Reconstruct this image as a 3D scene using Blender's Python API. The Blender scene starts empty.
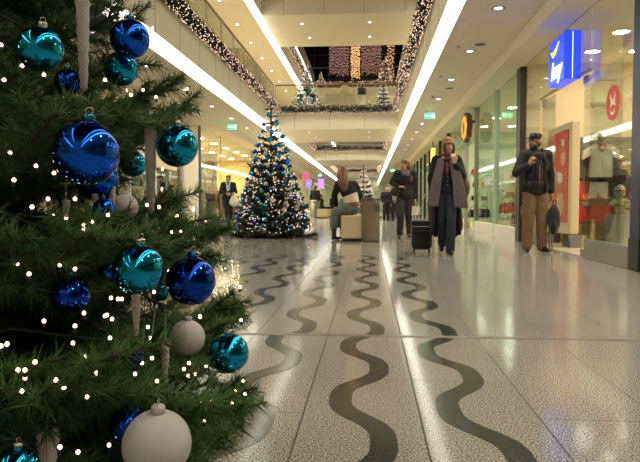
import bpy, math, random
import numpy as np
from mathutils import Vector, Matrix, Euler
C = bpy.context.scene.collection
PI = math.pi
R = math.radians
EYE = 0.74                                   # camera height above the floor
F = 620.0                                    # focal length in pixels of a 640 px wide frame

# ------------------------------------------------------------------ camera
cd = bpy.data.cameras.new('camera'); cam = bpy.data.objects.new('camera', cd); C.objects.link(cam)
cam.location = (0, 0, EYE); cam.rotation_euler = (R(90 - 2.49), 0, R(4.52))
cd.sensor_width = 36; cd.lens = 36 * F / 640; cd.clip_start = 0.05; cd.clip_end = 300
bpy.context.scene.camera = cam
CAMROT = cam.rotation_euler.to_matrix()
def ray(px, py):
    v = CAMROT @ Vector(((px - 320) / F, (231 - py) / F, -1)); return v
def at(px, py, Y):                           # the place Y metres down the mall seen at that pixel
    v = ray(px, py); return Vector((0, 0, EYE)) + v * (Y / v.y)

# ------------------------------------------------------------------ materials
def new_mat(name):
    m = bpy.data.materials.new(name); m.use_nodes = True
    nt = m.node_tree; nt.nodes.clear()
    out = nt.nodes.new('ShaderNodeOutputMaterial')
    return m, nt, out
def N(nt, t, **kw):
    n = nt.nodes.new(t)
    for k, v in kw.items(): setattr(n, k, v)
    return n
def mat(name, col, rough=0.6, metal=0.0, var=0.12, scale=8.0, bump=0.0, coat=0.0, spec=0.5, sheen=0.0):
    m, nt, out = new_mat(name); L = nt.links.new
    b = N(nt, 'ShaderNodeBsdfPrincipled'); L(b.outputs[0], out.inputs[0])
    tc = N(nt, 'ShaderNodeTexCoord'); no = N(nt, 'ShaderNodeTexNoise'); no.inputs['Scale'].default_value = scale
    no.inputs['Detail'].default_value = 4
    L(tc.outputs['Object'], no.inputs['Vector'])
    mr = N(nt, 'ShaderNodeMapRange'); mr.inputs[3].default_value = 1 - var; mr.inputs[4].default_value = 1 + var
    L(no.outputs['Fac'], mr.inputs[0])
    mx = N(nt, 'ShaderNodeVectorMath', operation='SCALE'); mx.inputs[0].default_value = col[:3]
    L(mr.outputs[0], mx.inputs['Scale']); L(mx.outputs[0], b.inputs['Base Color'])
    b.inputs['Roughness'].default_value = rough; b.inputs['Metallic'].default_value = metal
    b.inputs['Coat Weight'].default_value = coat; b.inputs['Coat Roughness'].default_value = 0.08
    b.inputs['Specular IOR Level'].default_value = spec
    if sheen: b.inputs['Sheen Weight'].default_value = sheen
    if bump:
        bp = N(nt, 'ShaderNodeBump'); bp.inputs['Strength'].default_value = bump; bp.inputs['Distance'].default_value = 0.01
        L(no.outputs['Fac'], bp.inputs['Height']); L(bp.outputs[0], b.inputs['Normal'])
    return m
def glow(name, col, strength, sample='AUTO'):
    m, nt, out = new_mat(name)
    e = N(nt, 'ShaderNodeEmission'); e.inputs[0].default_value = (*col, 1); e.inputs[1].default_value = strength
    nt.links.new(e.outputs[0], out.inputs[0])
    m.cycles.emission_sampling = sample
    return m
def glass(name, tint=(0.93, 0.97, 0.94), refl=1.0):
    m, nt, out = new_mat(name); L = nt.links.new
    t = N(nt, 'ShaderNodeBsdfTransparent'); t.inputs[0].default_value = (*tint, 1)
    g = N(nt, 'ShaderNodeBsdfGlossy'); g.inputs['Roughness'].default_value = 0.01
    fr = N(nt, 'ShaderNodeFresnel'); fr.inputs[0].default_value = 1.5
    ml = N(nt, 'ShaderNodeMath', operation='MULTIPLY'); ml.inputs[1].default_value = refl
    mx = N(nt, 'ShaderNodeMixShader')
    L(fr.outputs[0], ml.inputs[0]); L(ml.outputs[0], mx.inputs[0]); L(t.outputs[0], mx.inputs[1]); L(g.outputs[0], mx.inputs[2])
    L(mx.outputs[0], out.inputs[0])
    return m

WALLC = (0.80, 0.735, 0.57)
M = {}
M['plaster'] = mat('cream plaster', WALLC, 0.7, var=0.03, scale=2)
M['ceiling'] = mat('ceiling plaster', (0.86, 0.80, 0.65), 0.75, var=0.03, scale=1.5)
M['fascia'] = mat('fascia board', (0.80, 0.74, 0.57), 0.55, var=0.03, scale=1.2)
M['joint'] = mat('dark joint', (0.16, 0.13, 0.08), 0.7)
M['cream'] = mat('cream panel', (0.78, 0.66, 0.42), 0.5, var=0.04)
M['steel'] = mat('brushed steel', (0.42, 0.39, 0.33), 0.32, 0.9, var=0.08, scale=20)
M['dark_steel'] = mat('dark bronze frame', (0.075, 0.062, 0.05), 0.35, 0.6)
M['rail'] = mat('wooden handrail', (0.22, 0.12, 0.05), 0.45)
M['post'] = mat('rail post', (0.52, 0.48, 0.36), 0.4, 0.5)
M['glass'] = glass('shop glass', (0.95, 0.985, 0.95), 0.45)
M['rail_glass'] = glass('railing glass', (0.94, 0.97, 0.92), 0.5)
M['green_back'] = mat('pale green wall', (0.62, 0.74, 0.55), 0.6, var=0.05)
M['black'] = mat('black cloth', (0.012, 0.011, 0.011), 0.85, var=0.3, scale=30, sheen=0.15)
M['black_plastic'] = mat('black plastic', (0.012, 0.012, 0.013), 0.35)
M['white'] = mat('white paint', (0.75, 0.72, 0.64), 0.5)
M['red'] = mat('red cloth', (0.55, 0.03, 0.025), 0.7)
M['purple'] = mat('purple board', (0.13, 0.045, 0.22), 0.5)
M['navy'] = mat('navy frame', (0.02, 0.035, 0.085), 0.35)
M['grey_base'] = mat('grey stone base', (0.22, 0.21, 0.18), 0.35)
M['needle'] = mat('fir needles', (0.036, 0.088, 0.012), 0.55, var=0.45, scale=14, spec=0.4)
M['needle_far'] = mat('fir needles of the mall tree', (0.02, 0.045, 0.02), 0.6, var=0.4, scale=6)
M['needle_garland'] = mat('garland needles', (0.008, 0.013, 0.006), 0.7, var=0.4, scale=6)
M['bark'] = mat('bark', (0.05, 0.03, 0.018), 0.85)
M['wire'] = mat('dark green wire', (0.01, 0.018, 0.01), 0.4)
M['ball_blue'] = mat('blue mirror bauble', (0.010, 0.11, 0.78), 0.035, 1.0, var=0.03)
M['ball_teal'] = mat('teal mirror bauble', (0.012, 0.33, 0.62), 0.035, 1.0, var=0.03)
M['ball_navy'] = mat('deep blue mirror bauble', (0.008, 0.055, 0.42), 0.06, 1.0, var=0.1)
M['ball_sky'] = mat('light blue satin bauble', (0.07, 0.36, 0.68), 0.16, 1.0, var=0.03)
M['cap'] = mat('teal cap', (0.05, 0.25, 0.33), 0.25, 1.0)
M['silver'] = mat('silver cap', (0.6, 0.58, 0.52), 0.25, 1.0)
M['bulb'] = glow('fairy bulb', (1.0, 0.62, 0.40), 5.0, 'AUTO')
M['bulb_far'] = glow('garland bulb', (1.0, 0.68, 0.44), 1.9, 'NONE')
M['bulb_tree'] = glow('mall tree bulb', (1.0, 0.76, 0.54), 1.9, 'NONE')
M['cove'] = glow('cove diffuser', (1.0, 0.94, 0.80), 3.5)
M['spot'] = glow('downlight lamp', (0.82, 0.76, 1.0), 4.5)
M['shop_lamp'] = glow('shop ceiling lamp', (1.0, 0.90, 0.72), 50)
M['shop_lamp_bright'] = glow('bright shop lamp', (1.0, 0.88, 0.62), 190)
M['green_lamp'] = glow('shop lamp cool', (0.90, 1.0, 0.80), 75)

def frost(name, col, glitter=0.4):
    m, nt, out = new_mat(name); L = nt.links.new
    b = N(nt, 'ShaderNodeBsdfPrincipled'); L(b.outputs[0], out.inputs[0])
    tc = N(nt, 'ShaderNodeTexCoord'); v = N(nt, 'ShaderNodeTexVoronoi'); v.inputs['Scale'].default_value = 420
    L(tc.outputs['Object'], v.inputs['Vector'])
    b.inputs['Base Color'].default_value = (*col, 1); b.inputs['Roughness'].default_value = 0.45
    b.inputs['Subsurface Weight'].default_value = 0.15; b.inputs['Subsurface Radius'].default_value = (0.02, 0.02, 0.02)
    bp = N(nt, 'ShaderNodeBump'); bp.inputs['Strength'].default_value = glitter; bp.inputs['Distance'].default_value = 0.002
    L(v.outputs['Distance'], bp.inputs['Height']); L(bp.outputs[0], b.inputs['Normal'])
    return m
M['frost'] = frost('frosted glitter glass', (0.50, 0.46, 0.44))
M['ice'] = frost('glitter icicle', (0.74, 0.69, 0.62), 1.0)
M['ice'].node_tree.nodes['Principled BSDF'].inputs['Transmission Weight'].default_value = 0.45

def floor_mat():
    m, nt, out = new_mat('polished granite floor'); L = nt.links.new
    b = N(nt, 'ShaderNodeBsdfPrincipled'); L(b.outputs[0], out.inputs[0])
    tc = N(nt, 'ShaderNodeTexCoord')
    def math_(op, a, bb=None, c=None):
        n = N(nt, 'ShaderNodeMath', operation=op)
        for i, x in enumerate((a, bb, c)):
            if x is None: continue
            if isinstance(x, (int, float)): n.inputs[i].default_value = x
            else: L(x, n.inputs[i])
        return n.outputs[0]
    sp = N(nt, 'ShaderNodeSeparateXYZ'); L(tc.outputs['Object'], sp.inputs[0])
    x, y = sp.outputs[0], sp.outputs[1]
    u = math_('DIVIDE', math_('ADD', x, 0.23 + 41), 0.41)
    col = math_('FLOOR', u)
    pair = math_('FLOOR', math_('MULTIPLY', col, 0.5))
    odd = math_('MODULO', pair, 2.0)
    v = math_('ADD', math_('DIVIDE', math_('ADD', y, -2.60 + 88), 0.88), math_('MULTIPLY', odd, 0.5))
    fu = math_('FRACT', u); fv = math_('FRACT', v)
    du = math_('MULTIPLY', math_('MINIMUM', fu, math_('SUBTRACT', 1.0, fu)), 0.41)
    dv = math_('MULTIPLY', math_('MINIMUM', fv, math_('SUBTRACT', 1.0, fv)), 0.88)
    d = math_('MINIMUM', du, dv)
    j = math_('LESS_THAN', d, 0.0032)
    # speckle
    n1 = N(nt, 'ShaderNodeTexNoise'); n1.inputs['Scale'].default_value = 170; n1.inputs['Detail'].default_value = 3; n1.inputs['Roughness'].default_value = 0.7
    L(tc.outputs['Object'], n1.inputs['Vector'])
    n2 = N(nt, 'ShaderNodeTexNoise'); n2.inputs['Scale'].default_value = 1.3; L(tc.outputs['Object'], n2.inputs['Vector'])
    r = N(nt, 'ShaderNodeValToRGB'); L(n1.outputs['Fac'], r.inputs[0])
    e = r.color_ramp.elements
    e[0].position = 0.42; e[0].color = (0.05, 0.044, 0.036, 1); e[1].position = 0.57; e[1].color = (0.56, 0.515, 0.455, 1)
    k = e.new(0.48); k.color = (0.26, 0.235, 0.20, 1)
    wn = N(nt, 'ShaderNodeTexWhiteNoise', noise_dimensions='2D')
    cb = N(nt, 'ShaderNodeCombineXYZ'); L(col, cb.inputs[0]); L(math_('FLOOR', v), cb.inputs[1]); L(cb.outputs[0], wn.inputs['Vector'])
    g = math_('ADD', math_('MULTIPLY', n2.outputs['Fac'], 0.12), math_('ADD', math_('MULTIPLY', wn.outputs['Value'], 0.07), 0.87))
    sc = N(nt, 'ShaderNodeVectorMath', operation='SCALE'); L(r.outputs[0], sc.inputs[0]); L(g, sc.inputs['Scale'])
    mx = N(nt, 'ShaderNodeMix', data_type='RGBA'); L(j, mx.inputs[0]); L(sc.outputs[0], mx.inputs[6]); mx.inputs[7].default_value = (0.085, 0.07, 0.05, 1)
    L(mx.outputs[2], b.inputs['Base Color'])
    b.inputs['Specular IOR Level'].default_value = 0.2
    rr = math_('ADD', math_('MULTIPLY', n1.outputs['Fac'], 0.06), math_('ADD', math_('MULTIPLY', j, 0.4), 0.08))
    L(rr, b.inputs['Roughness'])
    bp = N(nt, 'ShaderNodeBump'); bp.inputs['Strength'].default_value = 0.16; bp.inputs['Distance'].default_value = 0.003
    n3 = N(nt, 'ShaderNodeTexNoise'); n3.inputs['Scale'].default_value = 9; L(tc.outputs['Object'], n3.inputs['Vector'])
    L(n3.outputs['Fac'], bp.inputs['Height']); L(bp.outputs[0], b.inputs['Normal'])
    return m
M['floor'] = floor_mat()
M['inlay'] = mat('dark granite inlay', (0.05, 0.049, 0.040), 0.12, var=0.75, scale=170, spec=0.3)
M['strip'] = mat('expansion strip', (0.42, 0.36, 0.32), 0.3, 0.6)

# ------------------------------------------------------------------ mesh helper
class MB:
    def __init__(s): s.v = []; s.f = []; s.mi = []; s.cur = 0
    def add(s, vs, fs):
        o = len(s.v); s.v += [tuple(p) for p in vs]; s.f += [tuple(i + o for i in q) for q in fs]; s.mi += [s.cur] * len(fs); return s
    def slot(s, k): s.cur = k; return s
    def box(s, x0, x1, y0, y1, z0, z1, M4=None, b=0):
        if b > 0:                            # chamfered box: three nested extents
            vs = []; e = b
            for (ix, iy, iz) in ((0, 1, 1), (1, 0, 1), (1, 1, 0)):
                for sx in (0, 1):
                    for sy in (0, 1):
                        for sz in (0, 1):
                            vs.append(((x0 + e * ix) if not sx else (x1 - e * ix), (y0 + e * iy) if not sy else (y1 - e * iy), (z0 + e * iz) if not sz else (z1 - e * iz)))
            def I(g, a, bb, c): return g * 8 + a * 4 + bb * 2 + c
            fs = []
            for sx in (0, 1): fs.append([I(0, sx, 0, 0), I(0, sx, 1, 0), I(0, sx, 1, 1), I(0, sx, 0, 1)])
            for sy in (0, 1): fs.append([I(1, 0, sy, 0), I(1, 1, sy, 0), I(1, 1, sy, 1), I(1, 0, sy, 1)])
            for sz in (0, 1): fs.append([I(2, 0, 0, sz), I(2, 1, 0, sz), I(2, 1, 1, sz), I(2, 0, 1, sz)])
            for a in (0, 1):
                for c in (0, 1):
                    fs.append([I(0, a, c, 0), I(0, a, c, 1), I(1, a, c, 1), I(1, a, c, 0)])
                    fs.append([I(0, a, 0, c), I(0, a, 1, c), I(2, a, 1, c), I(2, a, 0, c)])
                    fs.append([I(1, 0, a, c), I(1, 1, a, c), I(2, 1, a, c), I(2, 0, a, c)])
            for a in (0, 1):
                for bb in (0, 1):
                    for c in (0, 1): fs.append([I(0, a, bb, c), I(1, a, bb, c), I(2, a, bb, c)])
        else:
            vs = [(x, y, z) for x in (x0, x1) for y in (y0, y1) for z in (z0, z1)]
            fs = [(0, 1, 3, 2), (4, 6, 7, 5), (0, 4, 5, 1), (2, 3, 7, 6), (0, 2, 6, 4), (1, 5, 7, 3)]
        if M4: vs = [M4 @ Vector(p) for p in vs]
        return s.add(vs, fs)
    def tube(s, pts, rad, n=8, cap=True, sq=(1, 1)):
        pts = [Vector(p) for p in pts]; k = len(pts)
        rad = rad if isinstance(rad, (list, tuple)) else [rad] * k
        vs = []; fs = []; up = None
        for i, p in enumerate(pts):
            t = (pts[min(i + 1, k - 1)] - pts[max(i - 1, 0)])
            t = t.normalized() if t.length > 1e-9 else Vector((0, 0, 1))
            if up is None:
                up = Vector((0, 0, 1)) if abs(t.z) < 0.9 else Vector((0, 1, 0))
            a = t.cross(up).normalized(); b = a.cross(t).normalized(); up = b
            for j in range(n):
                w = 2 * PI * j / n; vs.append(p + a * (math.cos(w) * rad[i] * sq[0]) + b * (math.sin(w) * rad[i] * sq[1]))
        for i in range(k - 1):
            for j in range(n): fs.append((i * n + j, i * n + (j + 1) % n, (i + 1) * n + (j + 1) % n, (i + 1) * n + j))
        if cap: fs.append(tuple(range(n - 1, -1, -1))); fs.append(tuple((k - 1) * n + j for j in range(n)))
        return s.add(vs, fs)
    def lathe(s, prof, c=(0, 0, 0), n=24, M4=None, sx=1, sy=1, cap=True):
        vs = []; fs = []; k = len(prof)
        for (r, z) in prof:
            for j in range(n):
                w = 2 * PI * j / n; vs.append((c[0] + math.cos(w) * max(r, 1e-4) * sx, c[1] + math.sin(w) * max(r, 1e-4) * sy, c[2] + z))
        for i in range(k - 1):
            for j in range(n): fs.append((i * n + j, i * n + (j + 1) % n, (i + 1) * n + (j + 1) % n, (i + 1) * n + j))
        if cap: fs.append(tuple(range(n - 1, -1, -1))); fs.append(tuple((k - 1) * n + j for j in range(n)))
        if M4: vs = [M4 @ Vector(p) for p in vs]
        return s.add(vs, fs)
    def ball(s, c, r, n=12, m=8, M4=None):
        r = r if isinstance(r, (tuple, list)) else (r, r, r)
        prof = [(math.sin(PI * i / m), -math.cos(PI * i / m)) for i in range(m + 1)]
        T = Matrix.Translation(Vector(c)) @ (M4 or Matrix()) @ Matrix.Diagonal((*r, 1))
        return s.lathe(prof, n=n, M4=T, cap=False)
    def capsule(s, p0, p1, r0, r1, n=12, sq=(1, 1)):
        p0, p1 = Vector(p0), Vector(p1); d = p1 - p0; L_ = max(d.length, 1e-5); q = d / L_
        pts = []; rs = []
        for a in (90, 60, 30): pts.append(p0 - q * r0 * math.sin(R(a))); rs.append(max(r0 * math.cos(R(a)), 1e-4))
        pts += [p0, p1]; rs += [r0, r1]
        for a in (30, 60, 90): pts.append(p1 + q * r1 * math.sin(R(a))); rs.append(max(r1 * math.cos(R(a)), 1e-4))
        return s.tube(pts, rs, n, True, sq)
    def prism(s, poly, axis, a, b):          # poly in the two other axes, extruded along axis from a to b
        n = len(poly)
        def P3(p, h):
            return {0: (h, p[0], p[1]), 1: (p[0], h, p[1]), 2: (p[0], p[1], h)}[axis]
        vs = [P3(p, a) for p in poly] + [P3(p, b) for p in poly]
        fs = [tuple(range(n)), tuple(range(2 * n - 1, n - 1, -1))] + [(i, i + n, (i + 1) % n + n, (i + 1) % n) for i in range(n)]
        return s.add(vs, fs)
    def build(s, name, m, parent=None, smooth=False):
        me = bpy.data.meshes.new(name)
        off = Vector((0, 0, 0)); q = parent
        while q is not None: off += q.location; q = q.parent
        me.from_pydata([(p[0] - off.x, p[1] - off.y, p[2] - off.z) for p in s.v], [], s.f)
        for mm in (m if isinstance(m, (list, tuple)) else [m]): me.materials.append(M[mm] if isinstance(mm, str) else mm)
        if any(s.mi): me.polygons.foreach_set('material_index', s.mi)
        if smooth: me.polygons.foreach_set('use_smooth', [True] * len(me.polygons))
        import bmesh
        bm = bmesh.new(); bm.from_mesh(me); bmesh.ops.recalc_face_normals(bm, faces=bm.faces); bm.to_mesh(me); bm.free()
        o = bpy.data.objects.new(name, me); C.objects.link(o)
        if parent is not None: o.parent = parent
        return o
def np_mesh(name, V, T, m, parent=None, flat=True):
    me = bpy.data.meshes.new(name); V = np.asarray(V, dtype=np.float32); T = np.asarray(T, dtype=np.int32)
    me.vertices.add(len(V)); me.vertices.foreach_set('co', V.ravel())
    k = T.shape[1]
    me.loops.add(T.size); me.loops.foreach_set('vertex_index', T.ravel())
    me.polygons.add(len(T)); me.polygons.foreach_set('loop_start', np.arange(0, T.size, k, dtype=np.int32))
    me.update(calc_edges=True); me.materials.append(M[m] if isinstance(m, str) else m)
    o = bpy.data.objects.new(name, me); C.objects.link(o)
    if parent is not None: o.parent = parent
    return o
def tag(o, label=None, cat=None, group=None, kind=None):
    if label: o['label'] = label
    if cat: o['category'] = cat
    if group: o['group'] = group
    if kind: o['kind'] = kind
    return o
def thing(name, label, cat, loc=(0, 0, 0), group=None, rz=0):
    o = bpy.data.objects.new(name, None); C.objects.link(o); o.location = loc; o.rotation_euler = (0, 0, rz)
    return tag(o, label, cat, group)
def struct(o): o['kind'] = 'structure'; return o
KIDS = {}
def dup(root, loc=None, rz=None, label=None, group=None, scale=None, rot=None):
    r = root.copy(); C.objects.link(r)
    if loc is not None: r.location = loc
    if rz is not None: r.rotation_euler = (0, 0, rz)
    if rot is not None: r.rotation_euler = rot
    if scale is not None: r.scale = (scale,) * 3 if isinstance(scale, (int, float)) else scale
    if label: r['label'] = label
    if group: r['group'] = group
    kids = KIDS.get(root.name)
    if kids is None: kids = KIDS[root.name] = [(ch, list(ch.children)) for ch in root.children]
    for ch, gs in kids:
        c = ch.copy(); C.objects.link(c); c.parent = r
        for g in gs:
            d = g.copy(); C.objects.link(d); d.parent = c
    return r
# ------------------------------------------------------------------ the mall itself
Y0, Y1 = -9.0, 92.0
XR, XL = 1.206, -3.906                      # edges of the open well, right and left
BR, BL = 2.52, -5.2                          # bulkhead faces
GR, GL = 2.98, -5.8                          # shop glass planes
ZC = 3.64; ZB = 3.40; ZU = 3.84; ZF = 4.62; PITCH = 3.7

struct(MB().box(-16, 12, Y0, Y1, -0.2, 0).build('floor', 'floor'))
# wavy inlays, one column of tiles each, cut by the expansion strip
def wave(name, xc, y0, y1, per, ymax, amp=0.085, w=0.043):
    n = int((y1 - y0) / 0.03); mb = MB(); vs = []
    for i in range(n + 1):
        y = y0 + (y1 - y0) * i / n; a = 2 * PI * (y - ymax) / per
        x = xc + amp * math.cos(a) - 0.008 * math.cos(3 * a)
        dx = -amp * 2 * PI / per * math.sin(a); L_ = math.hypot(dx, 1)
        for sgn in (-1, 1): vs.append((x + sgn * w / L_ * 1.0, y - sgn * w * dx / L_, 0.0015))
    nb = len(vs); vs += [(p[0], p[1], -0.004) for p in vs[:nb]]
    fs = []
    for i in range(n):
        a, b, c, d = 2 * i, 2 * i + 1, 2 * i + 3, 2 * i + 2
        fs += [(a, b, c, d), (a + nb, d + nb, c + nb, b + nb), (a, d, d + nb, a + nb), (b, b + nb, c + nb, c)]
    fs += [(0, nb, nb + 1, 1), (2 * n, 2 * n + 1, 2 * n + 1 + nb, 2 * n + nb)]
    mb.add(vs, fs); return struct(mb.build(name, 'inlay'))
near_ph = {-2: 3.1, -1: 2.03, 0: 1.9, 1: 1.80}
k = 1
for c in range(-6, 2):
    xc = -0.025 + 0.41 * c
    if c >= -2:
        wave('trim_%d' % k, xc - (0.02 if c == 1 else 0.004), 1.0, 3.44, 0.88, near_ph[c]); k += 1
    wave('trim_%d' % k, xc, 3.50, 8.9, 0.97, 3.66 - 0.04 * c); k += 1
struct(MB().box(-14, GR, 3.445, 3.462, -0.01, 0.002).build('trim_%d' % k, 'strip')); k += 1
struct(MB().box(-14, GR, 3.474, 3.491, -0.01, 0.002).build('trim_%d' % k, 'strip')); k += 1

# ground-floor ceilings either side of the well, with bulkheads
def ceil_side(x_in, x_out, z, name):
    struct(MB().box(min(x_in, x_out), max(x_in, x_out), Y0, Y1, z, z + 0.12).build(name, 'ceiling'))
# right ground floor ceiling
ceil_side(XR + 0.158, BR, ZC, 'ceiling_right')
struct(MB().box(BR, GR + 0.1, Y0, Y1, ZB, ZC + 0.12).build('trim_%d' % k, 'ceiling')); k += 1
ceil_side(XL - 0.158, BL, ZC, 'ceiling_left')
struct(MB().box(GL - 0.1, BL, Y0, Y1, ZB, ZC + 0.12).build('trim_%d' % k, 'ceiling')); k += 1
# upper ceilings
ceil_side(XL - 0.158, GL - 0.1, ZC + PITCH, 'ceiling_upper_left')
ceil_side(1.9 + 0.158, GR + 0.1, ZC + PITCH, 'ceiling_upper_right')
# floors of the first storey (above the ground-floor ceiling)
def gallery(x0, x1, z, name):
    struct(MB().box(x0, x1, Y0, Y1, z, z + 0.1).build(name, 'cream'))
gallery(XR + 0.06, GR + 6, 4.42, 'floor_upper_right'); gallery(GL - 6, XL - 0.06, 4.42, 'floor_upper_left')
struct(MB().box(GR + 0.1, GR + 0.3, Y0, Y1, 4.5, ZC + PITCH).build('wall_upper_right', 'plaster'))
struct(MB().box(GL - 0.3, GL - 0.1, Y0, Y1, 4.5, ZC + PITCH).build('wall_upper_left', 'plaster'))
# second storey slabs, far galleries, roof and walls closing the building
gallery(1.96, GR + 6, 8.12, 'floor_top_right'); gallery(GL - 6, XL - 0.06, 8.12, 'floor_top_left')
struct(MB().box(GR + 1.6, GR + 1.8, Y0, Y1, 8.2, 16).build('wall_top_right', 'plaster'))
struct(MB().box(-8.2, -8.0, Y0, Y1, 8.2, 16).build('wall_top_left', 'plaster'))
struct(MB().box(-8, -4.98, 20, Y1, 11.1, 11.25).build('ceiling_top_left', 'ceiling'))
struct(MB().box(-9, GR + 2, Y0, Y1, 16, 16.2).build('ceiling_roof', 'navy'))
struct(MB().box(-16, 12, Y1, Y1 + 0.2, 0, 16.2).build('wall_far', 'plaster'))
struct(MB().box(-16, 12, Y0 - 0.2, Y0, 0, 16.2).build('wall_behind', 'plaster'))
struct(MB().box(-16.2, -16, Y0, Y1, 0, 4.4).build('wall_left', 'plaster'))
struct(MB().box(12, 12.2, Y0, Y1, 0, 4.4).build('wall_right', 'plaster'))

# fascia boards round the well with panel joints
def fascia(name, x, side, z0, z1, y0=Y0, y1=Y1):
    mb = MB(); mb.box(min(x, x - side * 0.06), max(x, x - side * 0.06), y0, y1, z0, z1)
    mb.slot(1); y = y0 + 0.7
    while y < min(y1, 60):
        mb.box(min(x, x + side * 0.003), max(x, x + side * 0.003), y, y + 0.012, z0 + 0.02, z1 - 0.02); y += 1.5
    return struct(mb.build(name, ['fascia', 'joint']))
# side = +1 when the well lies at +x of the board
fascia('trim_%d' % k, XL, 1, ZU, ZF); k += 1
fascia('trim_%d' % k, XR, -1, ZU, ZF); k += 1
fascia('trim_%d' % k, XL, 1, ZU + PITCH, ZF + PITCH); k += 1
fascia('trim_%d' % k, 1.9, -1, ZU + PITCH, ZF + PITCH); k += 1
fascia('trim_%d' % k, -4.83, 1, 11.14, 12.2, 20, Y1); k += 1
# cove lights: a slanted luminous strip between fascia foot and ceiling edge
def cove(x_in, x_out, z_in, z_out, label, y0=Y0, y1=Y1):
    t = thing('cove_light', label, 'ceiling light', (x_in, (y0 + y1) / 2, z_in), 'luminous coves along the edges of the well')
    mb = MB(); s = 1 if x_out > x_in else -1
    mb.prism([(x_in, z_in), (x_out, z_out), (x_out, z_out + 0.03), (x_in, z_in + 0.03)], 1, y0, y1)
    mb.build('diffuser', 'cove', t)
    h = MB(); h.box(min(x_out, x_out + s * .004), max(x_out, x_out + s * .004), y0, y1, z_out - 0.004, z_out + 0.1); h.build('edge_strip', 'white', t)
    return t
cove(XR, XR + 0.158, ZU, ZC, 'long bright cove light under the right gallery edge')
cove(XL, XL - 0.158, ZU, ZC, 'long bright cove light under the left gallery edge on the ground floor')
cove(XL, XL - 0.158, ZU + PITCH, ZC + PITCH, 'bright cove light one storey up above the glass railing')
cove(1.9, 1.9 + 0.158, ZU + PITCH, ZC + PITCH, 'cove light one storey up on the side of the blue sign')
cove(-4.83, -4.98, 11.14, 11.0, 'short cove light highest up beside the dark windows', 20, Y1)

# bridges across the well
def bridge(n, x0, x1, y0, y1, z0, z1):
    mb = MB(); mb.box(x0 + 0.001, x1 - 0.001, y0, y1, z0, z1 - 0.06); mb.slot(1)
    x = x0 + 0.8
    while x < x1 - 0.2: mb.box(x, x + 0.012, y0 - 0.003, y0, z0 + 0.02, z1 - 0.1); x += 1.45
    return struct(mb.build('beam_%d' % n, ['fascia', 'joint']))
bridge(1, XL, XR, 25.8, 31.2, ZU, ZF); bridge(2, XL, XR, 43.8, 50.0, ZU, ZF); bridge(3, XL, XR, 73, 80, ZU, ZF)
bridge(4, XL, 1.9, 22.5, 27.0, ZU + PITCH, ZF + PITCH); bridge(5, XL, 1.9, 39.6, 45.0, ZU + PITCH, ZF + PITCH)

# railings
def railing(label, pts, z, post_step=1.5, y_long=True):
    (xa, ya), (xb, yb) = pts
    t = thing('glass_railing', label, 'railing', ((xa + xb) / 2, (ya + yb) / 2, z), 'glass railings of the galleries and bridges')
    L_ = math.hypot(xb - xa, yb - ya); n = max(1, round(L_ / post_step))
    MB().tube([(xa, ya, z + 1.0), (xb, yb, z + 1.0)], 0.035, 8).build('handrail', 'rail', t)
    for i in range(n + 1):
        x = xa + (xb - xa) * i / n; y = ya + (yb - ya) * i / n
        MB().box(x - 0.02, x + 0.02, y - 0.035, y + 0.035, z - 0.1, z + 0.99).build('post', 'post', t)
    for i in range(n):
        f0, f1 = (i + 0.03) / n, (i + 0.97) / n
        xs = sorted((xa + (xb - xa) * f0, xa + (xb - xa) * f1)); ys = sorted((ya + (yb - ya) * f0, ya + (yb - ya) * f1))
        if xs[1] - xs[0] < 0.01: xs = [xs[0] - 0.005, xs[0] + 0.005]
        if ys[1] - ys[0] < 0.01: ys = [ys[0] - 0.005, ys[0] + 0.005]
        MB().box(xs[0], xs[1], ys[0], ys[1], z + 0.04, z + 0.93).build('pane', 'rail_glass', t)
ZR = 4.68
railing('long glass railing on the left gallery above the garland', [(XL - 0.08, 6), (XL - 0.08, 25.8)], ZR)
railing('long glass railing on the right gallery above the garland', [(XR + 0.08, 6), (XR + 0.08, 25.8)], ZR)
railing('wooden-topped railing across the near bridge with the two trees', [(XL, 25.86), (XR, 25.86)], ZR, 1.7)
railing('railing across the upper bridge in front of the light curtains', [(XL, 39.7), (1.9, 39.7)], ZR + PITCH, 2.9)
railing('railing across the second lower bridge beyond the near bridge', [(XL, 43.9), (XR, 43.9)], ZR, 1.7)

# downlights
def lamp_proto():
    t = thing('downlight', 'small round recessed downlight in the gallery ceiling', 'downlight', (0, 0, 0))
    MB().lathe([(0.06, -0.003), (0.095, -0.012), (0.105, -0.008), (0.105, 0)], n=20, cap=False).build('ring', 'steel', t)
    MB().lathe([(0.062, -0.0045), (0.0, -0.0045)], n=16, cap=False).build('lamp', 'spot', t)
    sl_ = bpy.data.lights.new('downlight beam', 'SPOT'); sl_.energy = 150; sl_.spot_size = R(115); sl_.spot_blend = 0.7; sl_.color = (1.0, 0.92, 0.78); sl_.shadow_soft_size = 0.07
    lo = bpy.data.objects.new('lamp_beam', sl_); C.objects.link(lo); lo.parent = t; lo.location = (0, 0, -0.03)
    return t
dl = lamp_proto(); first = True
def put_lamp(x, y, z, label, group):
    global first
    if first: dl.location = (x, y, z); dl['label'] = label; dl['group'] = group; first = False; return dl
    return dup(dl, (x, y, z), label=label, group=group)
ys = [-6.5, -3.8, -1.2, 1.5, 4.2, 6.9, 9.5, 12.1, 14.8, 17.5, 20.1, 22.8, 25.4, 28.1, 30.8, 33.5, 36.2, 39, 42, 45, 48, 52, 56, 60]
for y in ys:
    if y > 8: put_lamp(1.9, y, ZC, 'recessed downlight in the row along the right ceiling', 'downlights along the right ceiling')
    else: put_lamp(1.9, y, ZC, 'recessed downlight in the row along the right ceiling', 'downlights along the right ceiling')
for y in ys:
    put_lamp(-4.66, y + 0.75, ZC, 'recessed downlight in the row along the left ceiling', 'downlights along the left ceiling')
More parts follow.
